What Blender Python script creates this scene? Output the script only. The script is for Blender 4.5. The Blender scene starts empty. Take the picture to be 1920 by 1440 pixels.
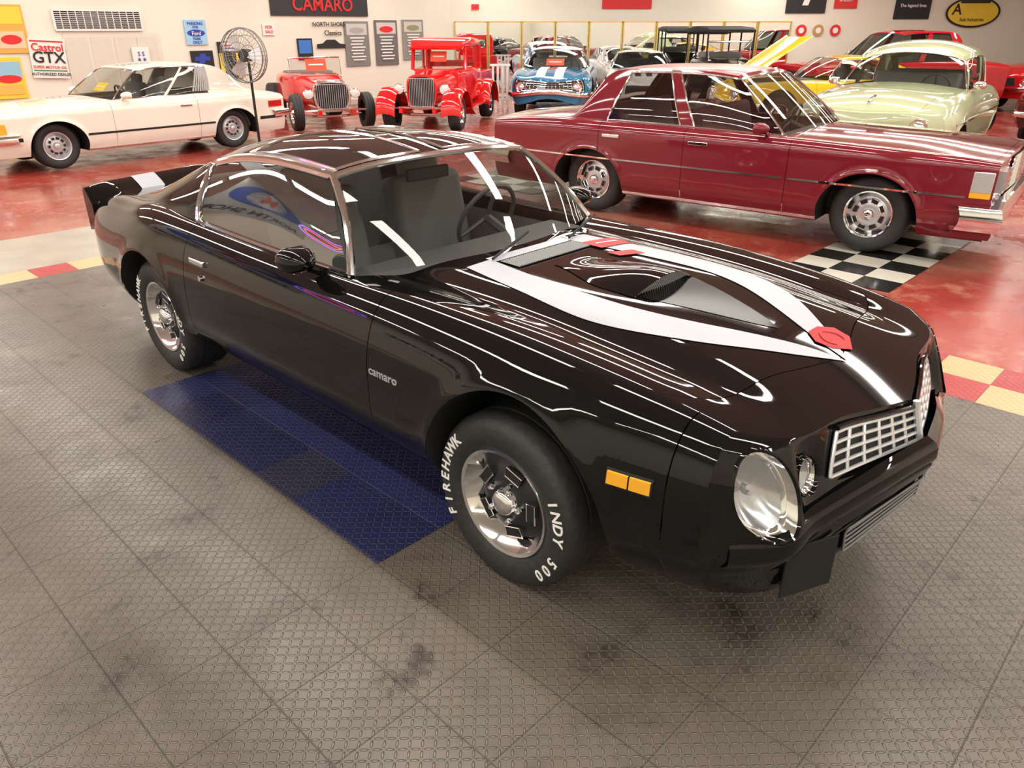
import bpy, math, random, numpy as np
from mathutils import Vector, Matrix
random.seed(3)
SC=bpy.context.scene; COL=SC.collection; PI=math.pi
F,TH,CH=1421.8,.4399,1.844
CX,CY,CA=-.427,3.803,-.7653
cA,sA=math.cos(CA),math.sin(CA)
def W2(x,y,z=0): return Vector((CX+x*cA-y*sA, CY+x*sA+y*cA, z))
def ray(u,v):
    a=(u-960)/F;b=(720-v)/F
    return Vector((a,math.cos(TH)+b*math.sin(TH),-math.sin(TH)+b*math.cos(TH)))
def G(u,v,z=0):
    d=ray(u,v);t=(z-CH)/d.z;return Vector((0,0,CH))+d*t
def G0(u,v,z=0):
    p=G(u,v,z);p.z=0;return p
def onplane(u,v,p,n):
    d=ray(u,v);o=Vector((0,0,CH));return o+d*((p-o).dot(n)/d.dot(n))
def sstep(a,b,x):
    t=min(1,max(0,(x-a)/(b-a)));return t*t*(3-2*t)
def pch(keys,sm=0):
    k=sorted(keys);X=[p[0] for p in k];Y=[p[1] for p in k];n=len(X)
    D=[(Y[i+1]-Y[i])/(X[i+1]-X[i]) for i in range(n-1)]
    m=[D[0]]+[0 if D[i-1]*D[i]<=0 else 2*D[i-1]*D[i]/(D[i-1]+D[i]) for i in range(1,n-1)]+[D[-1]]
    def f(x):
        if x<=X[0]: return Y[0]+(D[0]*(x-X[0]) if sm else 0)
        if x>=X[-1]: return Y[-1]+(D[-1]*(x-X[-1]) if sm else 0)
        i=0
        while x>X[i+1]: i+=1
        h=X[i+1]-X[i];t=(x-X[i])/h
        return (1+2*t)*(1-t)**2*Y[i]+t*(1-t)**2*h*m[i]+t*t*(3-2*t)*Y[i+1]+t*t*(t-1)*h*m[i+1]
    if not sm: return f
    N=900;pad=3*sm;xs=np.linspace(X[0]-pad,X[-1]+pad,N);ys=np.array([f(x) for x in xs]);dx=xs[1]-xs[0]
    w=int(3*sm/dx)+1;kr=np.exp(-.5*(np.arange(-w,w+1)*dx/sm)**2);kr/=kr.sum()
    e=np.concatenate([ys[0]+(np.arange(-w,0))*(ys[1]-ys[0]),ys,ys[-1]+np.arange(1,w+1)*(ys[-1]-ys[-2])]);zs=np.convolve(e,kr,'valid')
    x0=xs[0]
    def g(x):
        q=(x-x0)/dx;i=int(min(N-2,max(0,q)));return float(zs[i]+(zs[i+1]-zs[i])*(q-i))
    return g
# ---------------------------------------------------------------- materials
MC={}
def mat(col,rough=.5,metal=0,coat=0,emit=0,var=.06,scale=6,spec=.5):
    key=(tuple(col),rough,metal,coat,emit,var,scale,spec)
    if key in MC: return MC[key]
    m=bpy.data.materials.new('surface');m.use_nodes=True;nt=m.node_tree;b=nt.nodes['Principled BSDF']
    b.inputs['Roughness'].default_value=rough;b.inputs['Metallic'].default_value=metal
    b.inputs['Coat Weight'].default_value=coat;b.inputs['Coat Roughness'].default_value=.02
    b.inputs['Specular IOR Level'].default_value=spec
    n=nt.nodes.new('ShaderNodeTexNoise');n.inputs['Scale'].default_value=scale;n.inputs['Detail'].default_value=3
    tc=nt.nodes.new('ShaderNodeTexCoord');nt.links.new(tc.outputs['Object'],n.inputs['Vector'])
    mx=nt.nodes.new('ShaderNodeMix');mx.data_type='RGBA'
    mx.inputs[6].default_value=[min(1,c*(1-var)) for c in col]+[1];mx.inputs[7].default_value=[min(1,c*(1+var)) for c in col]+[1]
    nt.links.new(n.outputs['Fac'],mx.inputs[0]);nt.links.new(mx.outputs[2],b.inputs['Base Color'])
    if emit: nt.links.new(mx.outputs[2],b.inputs['Emission Color']);b.inputs['Emission Strength'].default_value=emit
    MC[key]=m;return m
def glass(tint,f=1.5,gz=.8):
    m=bpy.data.materials.new('glass');m.use_nodes=True;nt=m.node_tree;nt.nodes.clear()
    o=nt.nodes.new('ShaderNodeOutputMaterial');t=nt.nodes.new('ShaderNodeBsdfTransparent');g=nt.nodes.new('ShaderNodeBsdfGlossy')
    t.inputs[0].default_value=(*tint,1);g.inputs['Roughness'].default_value=.01
    lw=nt.nodes.new('ShaderNodeLayerWeight');lw.inputs[0].default_value=.5;pw=nt.nodes.new('ShaderNodeMath');pw.operation='POWER';pw.inputs[1].default_value=4
    ma=nt.nodes.new('ShaderNodeMath');ma.operation='MULTIPLY_ADD';ma.inputs[1].default_value=gz;ma.inputs[2].default_value=f;mx=nt.nodes.new('ShaderNodeMixShader')
    nt.links.new(lw.outputs['Facing'],pw.inputs[0]);nt.links.new(pw.outputs[0],ma.inputs[0])
    nt.links.new(ma.outputs[0],mx.inputs[0]);nt.links.new(t.outputs[0],mx.inputs[1]);nt.links.new(g.outputs[0],mx.inputs[2]);nt.links.new(mx.outputs[0],o.inputs[0])
    return m
BLACK=mat((.004,.0038,.004),.03,0,0,var=.02,spec=.42);CHROME=mat((.85,.85,.86),.08,1,var=.02);SILVER=mat((.66,.67,.70),.28,.6)
RUB=mat((.022,.022,.023),.6,scale=40,var=.2);DARK=mat((.008,.008,.008),.7);GUN=mat((.035,.035,.04),.3,.5);WHITE=mat((.85,.85,.83),.5)
SEAT=mat((.17,.17,.165),.7,scale=30);DASH=mat((.07,.07,.07),.5);AMB=mat((.9,.42,.03),.2);REDL=mat((.5,.01,.01),.2)
RED=mat((.68,.012,.012),.12,0,.5,var=.03);GREY=mat((.4,.4,.4),.5);INK=mat((.015,.015,.015),.6);BLUE=mat((.02,.06,.4),.4);YEL=mat((.9,.65,.05),.4)
GL=glass((.82,.84,.82),.04,.5);GLS=glass((.62,.66,.65),.24,.6);LENS=glass((.95,.96,.98),.06,.4);GLD=glass((.4,.45,.43),.05);STRIPE=mat((.42,.43,.48),.35,0,.0,var=.03)
R_=mat((.7,.02,.02),.5);OR=mat((.85,.42,.08),.5);LB=mat((.35,.62,.85),.5);SHEEN=mat((.76,.74,.70),.22,1,var=.03)  # last entry: silver standing for ceiling light mirrored in the roof rail
# ---------------------------------------------------------------- mesh builder
class M:
    def __init__(s): s.v=[];s.f=[]
    def g(s,P,mir=False,skip=None):
        P=np.asarray(P,float);n,m=P.shape[:2];b=len(s.v);s.v+=P.reshape(-1,3).tolist()
        for i in range(n-1):
            for j in range(m-1):
                if skip and skip((P[i,j]+P[i+1,j]+P[i,j+1]+P[i+1,j+1])/4): continue
                a=b+i*m+j;s.f.append((a,a+1,a+m+1,a+m))
        if mir:
            Q=P.copy();Q[...,1]*=-1;s.g(Q[:,::-1],False,skip)
        return s
    def tube(s,pts,r,n=8,closed=False,mir=False,cap=True):
        p=[Vector(q) for q in pts];k=len(p);rings=[];up=None
        for i in range(k):
            a=p[i-1] if (i>0 or closed) else p[i];c=p[(i+1)%k] if (i<k-1 or closed) else p[i]
            t=(c-a).normalized()
            if up is None: up=Vector((0,0,1)) if abs(t.z)<.9 else Vector((1,0,0))
            x=t.cross(up).normalized();up=x.cross(t).normalized()
            rr=r[i] if isinstance(r,(list,tuple)) else r
            rings.append([tuple(p[i]+(x*math.cos(2*PI*j/n)+up*math.sin(2*PI*j/n))*rr) for j in range(n+1)])
        if closed: rings.append(rings[0])
        s.g(rings)
        if cap and not closed:
            for rg in (rings[0],rings[-1]): s.fan(rg[:-1])
        if mir: s.tube([(q[0],-q[1],q[2]) for q in pts],r,n,closed,False,cap)
        return s
    def fan(s,pts):
        b=len(s.v);s.v+=[tuple(q) for q in pts];s.f.append(tuple(range(b,b+len(pts))));return s
    def box(s,c,d,rz=0,ry=0,mir=False):
        R=Matrix.Rotation(rz,3,'Z')@Matrix.Rotation(ry,3,'Y');b=len(s.v)
        for x in (-.5,.5):
            for y in (-.5,.5):
                for z in (-.5,.5): s.v.append(tuple(Vector(c)+R@Vector((x*d[0],y*d[1],z*d[2]))))
        s.f+=[tuple(b+i for i in q) for q in ((0,1,3,2),(4,6,7,5),(0,4,5,1),(2,3,7,6),(0,2,6,4),(1,5,7,3))]
        if mir: s.box((c[0],-c[1],c[2]),d,-rz,ry)
        return s
    def lathe(s,prof,n=36,mx=None):   # (r,h): h along -y
        P=np.array([[(r*math.cos(t),-h,r*math.sin(t)) for t in np.linspace(0,2*PI,n+1)] for r,h in prof])
        if mx is not None: P=np.array([[tuple(mx@Vector(q)) for q in row] for row in P])
        return s.g(P)
    def prism(s,pts,d,mx=None):   # outline in xz, thickness along y
        mx=mx or Matrix.Identity(4);k=len(pts)
        a=[tuple(mx@Vector((p[0],-d/2,p[1]))) for p in pts];c=[tuple(mx@Vector((p[0],d/2,p[1]))) for p in pts]
        s.fan(a);s.fan(c[::-1])
        for i in range(k):
            j=(i+1)%k;s.fan([a[i],c[i],c[j],a[j]])
        return s
    def loft(s,secs,cap=True):
        s.g([list(q)+[q[0]] for q in secs])
        if cap: s.fan(secs[0]);s.fan(secs[-1][::-1])
        return s
    def text(s,body,size,mx,ex=.0,align='CENTER',sx=1,bold=0):
        cu=bpy.data.curves.new('tmp','FONT');cu.body=body;cu.size=size;cu.extrude=ex;cu.align_x=align;cu.align_y='CENTER';cu.resolution_u=3;cu.offset=bold*size
        o=bpy.data.objects.new('tmp',cu);COL.objects.link(o)
        dg=bpy.context.evaluated_depsgraph_get();me=bpy.data.meshes.new_from_object(o.evaluated_get(dg));b=len(s.v)
        for v in me.vertices: s.v.append(tuple(mx@Vector((v.co.x*sx,v.co.y,v.co.z))))
        for p in me.polygons: s.f.append(tuple(b+i for i in p.vertices))
        bpy.data.objects.remove(o);bpy.data.curves.remove(cu);bpy.data.meshes.remove(me);return s
    def mesh(s,name,m,sharp=38):
        me=bpy.data.meshes.new(name);me.from_pydata(s.v,[],s.f);me.materials.append(m)
        me.polygons.foreach_set('use_smooth',[True]*len(me.polygons));me.set_sharp_from_angle(angle=math.radians(sharp));me.update();return me
    def build(s,name,m,par=None,bev=0,sharp=38,label=None):
        o=bpy.data.objects.new(name,s.mesh(name,m,sharp));COL.objects.link(o);o.parent=par
        if bev:
            b=o.modifiers.new('bevel','BEVEL');b.width=bev;b.segments=3;b.limit_method='ANGLE'
        if label: o['label']=label
        return o
def thing(name,label,cat,loc=(0,0,0),rz=0,group=None):
    o=bpy.data.objects.new(name,None);COL.objects.link(o);o.location=loc;o.rotation_euler=(0,0,rz);o['label']=label;o['category']=cat
    if group: o['group']=group
    return o
def struct(name,mb,m): 
    o=mb.build(name,m);o['kind']='structure';return o
def rrect(x,w,h,cz,r,n=5,cy=0):
    r=min(r,w/2-.001,h/2-.001);P=[]
    for sx,sz,a0 in ((1,1,0),(-1,1,PI/2),(-1,-1,PI),(1,-1,1.5*PI)):
        for k in range(n+1):
            a=a0+PI/2*k/n;P.append((x,cy+sx*(w/2-r)+r*math.cos(a),cz+sz*(h/2-r)+r*math.sin(a)))
    return P
# ---------------------------------------------------------------- wheels
def tireprof(R,rr,w):
    e=R-rr
    return [(rr,0),(rr+.1*e,.014),(rr+.4*e,.024),(rr+.68*e,.024),(rr+.86*e,.012),(R-.006,-.008),(R,-.028),(R,-w*.3),(R-.009,-w*.31),(R-.009,-w*.34),(R,-w*.35),(R,-w*.62),(R-.009,-w*.63),(R-.009,-w*.66),(R,-w*.67),(R,-w+.02),(R-.01,-w+.005),(rr,-w+.01)]
PROTO={}
def treadmat():
    m=RUB.copy();nt=m.node_tree;b=nt.nodes['Principled BSDF'];tc=nt.nodes.new('ShaderNodeTexCoord');v=nt.nodes.new('ShaderNodeTexVoronoi');v.inputs['Scale'].default_value=38
    bp=nt.nodes.new('ShaderNodeBump');bp.inputs['Strength'].default_value=.5;bp.inputs['Distance'].default_value=.004
    nt.links.new(tc.outputs['Object'],v.inputs['Vector']);nt.links.new(v.outputs['Distance'],bp.inputs['Height']);nt.links.new(bp.outputs[0],b.inputs['Normal']);return m
def proto(key,R=.33,rr=.205,w=.235,ring=CHROME,disc=GUN,slots=0,slotm=DARK,frame=CHROME,letters=None,cap=CHROME,ww=None):
    P=[];add=lambda n,me,rot=0:P.append((n,me,rot))
    PROTO[key]=(R,M().lathe([(rr+.004,.004),(rr,.012),(rr-.012,.008),(rr-.03,-.022),(rr-.055,-.05)],40).mesh('wheel',ring),P)
    add('wheel_disc',M().lathe([(rr-.052,-.05),(rr-.075,-.036),(rr-.11,-.02),(.055,-.018),(.0,-.018)],40).mesh('wheel_disc',disc))
    rc=rr-.088
    if slots:
        wd=min(.034,rc*PI/slots*.6);o=[(-wd,-.017),(wd,-.017),(wd*1.1,.02),(-wd*1.1,.02)];T=Matrix.Translation((0,0,rc))
        me=M().prism(o,.02,T@Matrix.Translation((0,.022,0))).mesh('slot',slotm);mf=M().tube([tuple(T@Vector((p[0],.0125,p[1]))) for p in o],.0032,6,True).mesh('slot_frame',frame)
        for k in range(slots): add('slot',me,2*PI*k/slots+.3);add('slot_frame',mf,2*PI*k/slots+.3)
    else: add('vent_ring',M().lathe([(rc+.024,-.024),(rc+.02,-.016),(rc-.016,-.014),(rc-.02,-.022)],36).mesh('vent_ring',slotm))
    c=M().lathe([(.052,-.02),(.047,.006),(.036,.018),(.02,.022),(0,.023)],24);add('center_cap',c.mesh('center_cap',cap))
    if letters:
        ln=M().lathe([(.011,-.02),(.011,.004),(.007,.012),(0,.012)],8,Matrix.Translation((.072,0,0))).mesh('lug_nut',CHROME)
        for k in range(5): add('lug_nut',ln,2*PI*k/5)
    add('tire',M().lathe(tireprof(R,rr,w),56).mesh('tire',treadmat() if letters else RUB))
    if ww: add('whitewall',M().lathe([(rr+.012,.0165),(rr+.03,.0205),(rr+.045,.0245)],48).mesh('whitewall',WHITE))
    for word,a0,st in letters or ():
        t=M()
        for i,ch in enumerate(word):
            a=a0-st*i; rm=rr+(R-rr)*.55
            t.text(ch,.058,Matrix.Translation((rm*math.cos(a),-.0262,rm*math.sin(a)))@Matrix.Rotation(-(a-PI/2),4,'Y')@Matrix.Rotation(PI/2,4,'X'),.001,bold=.02)
        add('lettering',t.mesh('lettering',WHITE))
def add_wheel(par,x,y,key,spin=0):
    R,me0,P=PROTO[key];w=bpy.data.objects.new('wheel',me0);COL.objects.link(w);w.parent=par;w.location=(x,y,R)
    w.rotation_euler=(0,spin,0 if y<0 else PI)
    for k,me,rot in P:
        c=bpy.data.objects.new(k,me);COL.objects.link(c);c.parent=w;c.rotation_euler=(0,rot,0)
# ---------------------------------------------------------------- lofted car body
class Car:
    def __init__(s,sp,par,paint,n=60,sx=1,sy=1,sz=1,roof=None,glassm=GL,trim=CHROME,split=True,fine=False,sglass=None):
        s.sp=sp;s.par=par;s.sg=sglass or glassm;k=lambda L,a,b:[(p[0]*a,p[1]*b) for p in L]
        s.W=pch(k(sp['W'],sx,sy),.13);s.ZC=pch(k(sp['ZC'],sx,sz),.13);s.YC=pch(k(sp['YC'],sx,sy),.13);s.ZM=pch(k(sp['ZM'],sx,sz),.10)
        s.arch=[(a*sx,b*sx,c*sz,d*sz) for a,b,c,d in sp['arch']];s.rock=sp['rock']*sz;s.zlo=sp['zlo']*sz;s.zhi=sp['zhi']*sz;s.tuck=sp['tuck'];s.e=sp.get('e',2);s.flare=sp.get('flare',.012)
        s.zs=max(a[2] for a in s.arch)+.012
        s.rail=[(a*sx,b*sy,c*sz) for a,b,c in sp['rail']];s.bx=[a*sx for a in sp['belt']];s.cen=[(a*sx,c*sz) for a,c in sp['cen']]
        s.lip=pch([(a,b*sx) for a,b in sp['lip']],.05);s.xs=s.lip(1);s.xr=sp['xr']*sx;s.cowl=sp['cowl']*sx;s.n=n
        s.prof=[(a*sx,b*sz) for a,b in sp['prof']];s.bot=[(a*sx,b*sy,c*sz) for a,b,c in sp['bot']]
        cuts=[(nm,a*sx,b*sx) for nm,a,b in sp['cuts']]
        cuts[-1]=(cuts[-1][0],cuts[-1][1],s.xs)
        st=set(np.linspace(s.xr,s.xs,n).tolist())
        for xc,a,zt,z0 in s.arch: st|={xc+a*math.cos(t) for t in np.linspace(.0001,PI-.0001,29)}|{xc+a+.003,xc-a-.003}
        for q in cuts: st|={q[1],q[2]}
        s.st=sorted(x for x in st if s.xr-1e-6<=x<=s.xs+1e-6)
        for nm,a,b in cuts:
            g=np.array([s.col(x) for x in s.st if a-1e-6<=x<=b+1e-6])
            for sd in (-1,1):
                Q=g.copy();Q[...,1]*=sd;M().g(Q).build(nm,paint,par)
        for xc,a,zt,z0 in s.arch:
            xs=[x for x in s.st if xc-a<=x<=xc+a];edge=[(xs[0],s.sy(xs[0],s.rock)-.004,s.rock)]+[(x,s.sy(x,s.zb(x))-.004,s.zb(x)) for x in xs]+[(xs[-1],s.sy(xs[-1],s.rock)-.004,s.rock)]
            for sd in (-1,1):
                e=[(p[0],sd*p[1],p[2]) for p in edge];ring=[(p[0],sd*(p[1]-.33),p[2]) for p in edge]
                M().g([e,ring]).fan(ring).build('wheel_well',DARK,par)
        M().g([[(x,-.62,s.rock+.06),(x,.62,s.rock+.06)] for x in (s.xr+.2,s.xs-.15)]).build('underbody',DARK,par)
        sh=sp.get('hoodfront',.86);jh=sp.get('hoodj',.8)
        s.hood=M().g(s.topg(0,sh,0,jh),True).build('hood',paint,par)
        for sd in (-1,1):
            Q=np.array(s.topg(0,sh,jh+.005,1));Q[...,1]*=sd;M().g(Q).build('fender_top',paint,par)
        ho=sp.get('holes',[]);sk=(lambda c:any(((abs(c[1])-y)/a)**2+((c[2]-z)/b)**2<1 for y,z,a,b in ho)) if ho else None
        nu,nv=(110,110) if fine else (25,27)
        f=M().g(s.topg(sh+.002,1,0,1,14),True)
        f.g([[s.fr(u,v) for u in np.linspace(0,1,nu)] for v in np.linspace(0,1,nv)],True,sk).build('front_fascia',paint,par)
        M().g([[s.dk(t,j) for j in np.linspace(0,1,20)] for t in np.linspace(0,1,14)],True).build('trunk_lid',paint,par)
        o=s.col(s.xr)[::-1];R=[]
        for v in np.linspace(0,1,16):
            i=v*(len(o)-1);a=int(min(i,len(o)-2));q=o[a]+(o[a+1]-o[a])*(i-a)
            top=s.dk(1,1);R.append([(s.xr-.05*math.sin(PI*min(1,v*1.05+.08))*(1-u*u),q[1]*u,q[2]+(s.dk(1,u)[2]-top[2])*(1-v)) for u in np.linspace(0,1,12)])
        M().g(R,True).build('rear_fascia',paint,par)
        s.green(roof or paint,paint,glassm,trim)
    def zb(s,x):
        z=s.rock
        for xc,a,zt,z0 in s.arch:
            d=abs(x-xc)/a
            if d<1: z=max(z,z0+(zt-z0)*math.sqrt(1-d*d))
        return z
    def sy(s,x,z):
        w=s.W(x);zc=s.ZC(x);yc=s.YC(x);y=w-s.tuck*max(0,(s.zlo-z)/(s.zlo-s.rock))**2
        q=min(1,max(0,(z-s.zhi)/(zc-s.zhi)));y-=(w-yc)*(1-(1-q**s.e)**(1/s.e))
        for xc,a,zt,z0 in s.arch:
            if z>z0-.05:
                r=math.hypot((x-xc)/a,max(0,z-z0)/(zt-z0))-1
                y+=s.flare*math.exp(-(r/.11)**2)*(1-q**3)
        return y
    def col(s,x):
        z0=s.zb(x);z1=s.ZC(x);zs=min(max(s.zs,z0+.004),z1-.02)
        zz=[z0+(zs-z0)*t for t in np.linspace(0,1,13)[:-1]]+[zs+(z1-zs)*(1-(1-t)**2) for t in np.linspace(0,1,16)]
        return np.array([(x,s.sy(x,z),z) for z in zz])
    def topz(s,x,j):
        zc=s.ZC(x);zm=s.ZM(x)
        if s.sp.get('bulge'):
            fade=1-sstep(1.8,2.25,x)
            return zc+(zm-zc)*sstep(.95,.3,j)-.02*math.exp(-((j-.74)/.13)**2)*fade
        return zc+(zm-zc)*(1-j*j)
    def hz(s,x,y): return s.topz(x,min(1,abs(y)/s.YC(x)))
    def top1(s,t,j):
        x0=s.cowl+(s.bx[0]-s.cowl)*j**2.2;x=x0+(s.lip(j)-x0)*t;return (x,j*s.YC(x),s.topz(x,j))
    def topg(s,a,b,j0,j1,n=30): return [[s.top1(t,j) for j in np.linspace(j0,j1,max(6,int(36*(j1-j0))))] for t in np.linspace(a,b,n)]
    def dk(s,t,j):
        x0=s.cen[-1][0]+(s.bx[-1]-s.cen[-1][0])*j**2;x=x0+(s.xr-x0)*t;zc=s.ZC(x);return (x,j*s.YC(x),zc+(s.ZM(x)-zc)*(1-j*j))
    def arc(s,L,v):
        if not hasattr(s,'_c'): s._c={}
        if id(L) not in s._c:
            d=[0]
            for i in range(1,len(L)): d.append(d[-1]+math.dist(L[i],L[i-1]))
            s._c[id(L)]=([q/d[-1] for q in d],[[p[k] for p in L] for k in range(len(L[0]))])
        d,c=s._c[id(L)];return tuple(float(np.interp(v,d,q)) for q in c)
    def fr(s,u,v):
        if not hasattr(s,'_o'):
            s._o=[tuple(q) for q in s.col(s.xs)[::-1]]
            b=s.bot+[s._o[-1]];s._b=[pch([(i/(len(b)-1),b[i][k]) for i in range(len(b))]) for k in range(3)]
        T=np.array(s.top1(1,u));B=np.array([f(u) for f in s._b]);c=s.arc(s.prof,v);C=np.array((c[0],0,c[1]));O=np.array(s.arc(s._o,v))
        a=1-u**1.4
        P00=np.array(s.top1(1,0));P01=np.array([f(0) for f in s._b]);P10=np.array(s._o[0]);P11=np.array(s._o[-1])
        p=(1-v)*T+v*B+a*C+(1-a)*O-(a*((1-v)*P00+v*P01)+(1-a)*((1-v)*P10+v*P11))
        for y,z,wy,wz,h in s.sp.get('pods',()): p[0]+=h*math.exp(-((p[1]-y)/wy)**2-((p[2]-z)/wz)**2)*(1-u**10)
        return tuple(p)
    def place(s,y,z):
        if not hasattr(s,'_g'): s._g=[(s.fr(u,v),u,v) for u in np.linspace(0,1,41) for v in np.linspace(0,1,41)]
        return min(s._g,key=lambda q:(q[0][1]-y)**2+(q[0][2]-z)**2)
    def inv(s,y,z):
        p,u,v=s.place(y,z)
        for _ in range(4):
            p=s.fr(u,v);e=1e-3;pu=s.fr(u+e,v);pv=s.fr(u,v+e)
            a,b,c,d=(pu[1]-p[1])/e,(pv[1]-p[1])/e,(pu[2]-p[2])/e,(pv[2]-p[2])/e;D=a*d-b*c
            if abs(D)<1e-6: break
            ry,rz=y-p[1],z-p[2];u=min(.998,max(.002,u+(d*ry-b*rz)/D));v=min(.998,max(.002,v+(a*rz-c*ry)/D))
        return s.fr(u,v)
    def green(s,roof,paint,gm,trim):
        n=len(s.rail);ix=list(range(n));sp=s.sp
        rf=[pch([(i,s.rail[i][k]) for i in ix],.3) for k in range(3)];bf=pch([(i,s.bx[i]) for i in ix]);cf=[pch([(i,s.cen[i][k]) for i in ix],.3) for k in range(2)]
        s.railp=lambda t:(rf[0](t),rf[1](t),rf[2](t));s.beltp=lambda t:(bf(t),s.YC(bf(t)),s.ZC(bf(t)))
        def side(t,w):
            a=np.array(s.beltp(t));b=np.array(s.railp(t));p=a+(b-a)*w;p[1]+=.10*w*(1-w)*min(1,np.linalg.norm(b-a)/.3);return tuple(p)
        cr=sp.get('crown',2.8)
        def top(t,v):
            r=s.railp(t);c=(cf[0](t),cf[1](t));return (c[0]+(r[0]-c[0])*v*v,r[1]*v,c[1]+(r[2]-c[1])*v**cr)
        s.side=side;s.top=top;par=s.par;wt=sp.get('wtop',1)
        for a,b,k in sp['side_int']:
            for w0,w1,kk in (((0,wt,k),(wt,1,'b')) if (k=='g' and wt<1) else ((0,1,k),)):
                g=np.array([[side(t,w) for w in np.linspace(w0,w1,10 if w1-w0>.3 else 4)] for t in np.linspace(a,b,max(3,int(8*(b-a))))])
                for sd in (-1,1):
                    Q=g.copy();Q[...,1]*=sd;M().g(Q).build('side_window' if kk=='g' else ('pillar' if k=='b' else 'window_header'),s.sg if kk=='g' else paint,par)
        t1,t2=sp['top_int'];r=M().g([[top(t,v) for v in np.linspace(0,1,20)] for t in np.linspace(0,t1,22)],True)
        ve=sp.get('rearv',.9)
        r.g([[top(t,v) for v in np.linspace(ve,1,4)] for t in np.linspace(t1,n-1,14)],True)
        r.g([[top(t,v) for v in np.linspace(0,ve,12)] for t in np.linspace(t2,n-1,5)],True);r.build('roof',roof,par)
        M().g([[top(t,v) for v in np.linspace(0,ve,12)] for t in np.linspace(t1,t2,12)],True).build('rear_window',gm,par)
        wb_=sp.get('wsbow',.12)
        def ws(v,w):
            b0=s.beltp(0);x=s.cowl+(b0[0]-s.cowl)*v**2.2;c=np.array((x,b0[1]*v,s.ZM(s.cowl)+(b0[2]-s.ZM(s.cowl))*v*v));h=np.array(top(0,v));p=c+(h-c)*w;q=w*(1-w);p[0]+=wb_*q;p[2]+=wb_*.4*q;return tuple(p)
        s.ws=ws;M().g([[ws(v,w) for v in np.linspace(0,.985,20)] for w in np.linspace(.005,.99*wt,14)],True).build('windshield',gm,par)
        if wt<1: M().g([[ws(v,w) for v in np.linspace(0,1,20)] for w in np.linspace(.99*wt,1,4)],True).build('windshield_header',paint,par)
        L=lambda a,b,n_:np.linspace(a,b,n_);mir=lambda P:[(p[0],-p[1],p[2]) for p in P]
        tr=sp.get('trimr',.009)
        hd=[ws(v,.995*wt) for v in L(1,0,8)];M().tube(hd+mir(hd[:-1])[::-1],tr).build('windshield_trim',trim,par)
        e=[q for q in sp['side_int'] if q[2]=='g'][-1][1]
        for sd in (-1,1):
            fl=lambda P:[(p[0],sd*p[1],p[2]) for p in P]
            M().tube(fl([ws(1,w) for w in L(0,wt,8)]+[side(t,wt) for t in L(0,e,14)][1:]+[side(e,w) for w in L(wt,0,8)][1:]+[side(t,.0) for t in L(e,0,14)][1:]),tr+.001).build('window_trim',trim,par)
        if sp.get('interior',1):
            b0=s.beltp(0);bl=s.bx[-1];zs=b0[2];y=b0[1]-.1;it=sp.get('intmat',SEAT)
            M().box((b0[0]-.02,0,zs-.12),(.3,y*2,.2)).build('dashboard',DASH,par,.04)
            for xs_,two in sp.get('seats',[(-.25,1)]):
                for yy in ((-.36,.36) if two else (0,)):
                    w=.5 if two else 1.2;o=M().box((xs_+.25,yy,zs-.45),(.55,w,.18)).build('seat',it,par,.05);M().box((xs_-.06,yy,zs-.13),(.16,w,.62),0,-.25).build('seat_back',it,o,.05)
                    if two: M().box((xs_-.15,yy,zs+.21),(.1,.26,.16),0,-.2).build('headrest',it,o,.04)
            st=M();c=Vector((b0[0]-.36,.36,zs+.0));rm=Matrix.Rotation(-1.15,3,'Y')
            st.tube([c+rm@Vector((.19*math.cos(t),.19*math.sin(t),0)) for t in np.linspace(0,2*PI,25)[:-1]],.013,6,True)
            for k in (0,2.1,4.2): st.tube([c,c+rm@Vector((.19*math.cos(k),.19*math.sin(k),0))],.012,6)
            st.tube([c,c+Vector((.3,0,-.12))],.025,6);st.build('steering_wheel',DASH,par)
            M().g([[(x,-y,s.rock+.12),(x,y,s.rock+.12)] for x in (b0[0]+.1,bl)]).build('cabin_floor',it,par)
            for yy in (-y,y): M().g([[(b0[0]+.12,yy,s.rock+.1),(b0[0]+.12,yy,zs-.05)],[(bl,yy,s.rock+.1),(bl,yy,zs-.05)]]).build('door_lining',it,par)
    def lamp(s,y,z,r,name,yaw=.2,mats=None,rect=None,off=.012):
        P,u,v=s.place(y,z)
        for sd in (-1,1):
            mx=Matrix.Translation((P[0]+off,sd*P[1],P[2]))@Matrix.Rotation(PI/2+sd*yaw,4,'Z')
            if rect:
                w,h=rect;M().prism([(-w/2,-h/2),(w/2,-h/2),(w/2,h/2),(-w/2,h/2)],.05,mx).build(name,mats or CHROME,s.par,.008);continue
            b=M().lathe([(r*1.08,-.05),(r*1.1,.0),(r*1.04,.016),(r*.94,.01),(r*.9,-.01)],32,mx).build(name,CHROME,s.par)
            M().lathe([(r*.92,.0),(r*.75,-.01),(r*.4,.01),(.0,.015)],28,mx).build('lens',mat((.75,.77,.8),.08,.7),b)
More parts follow.
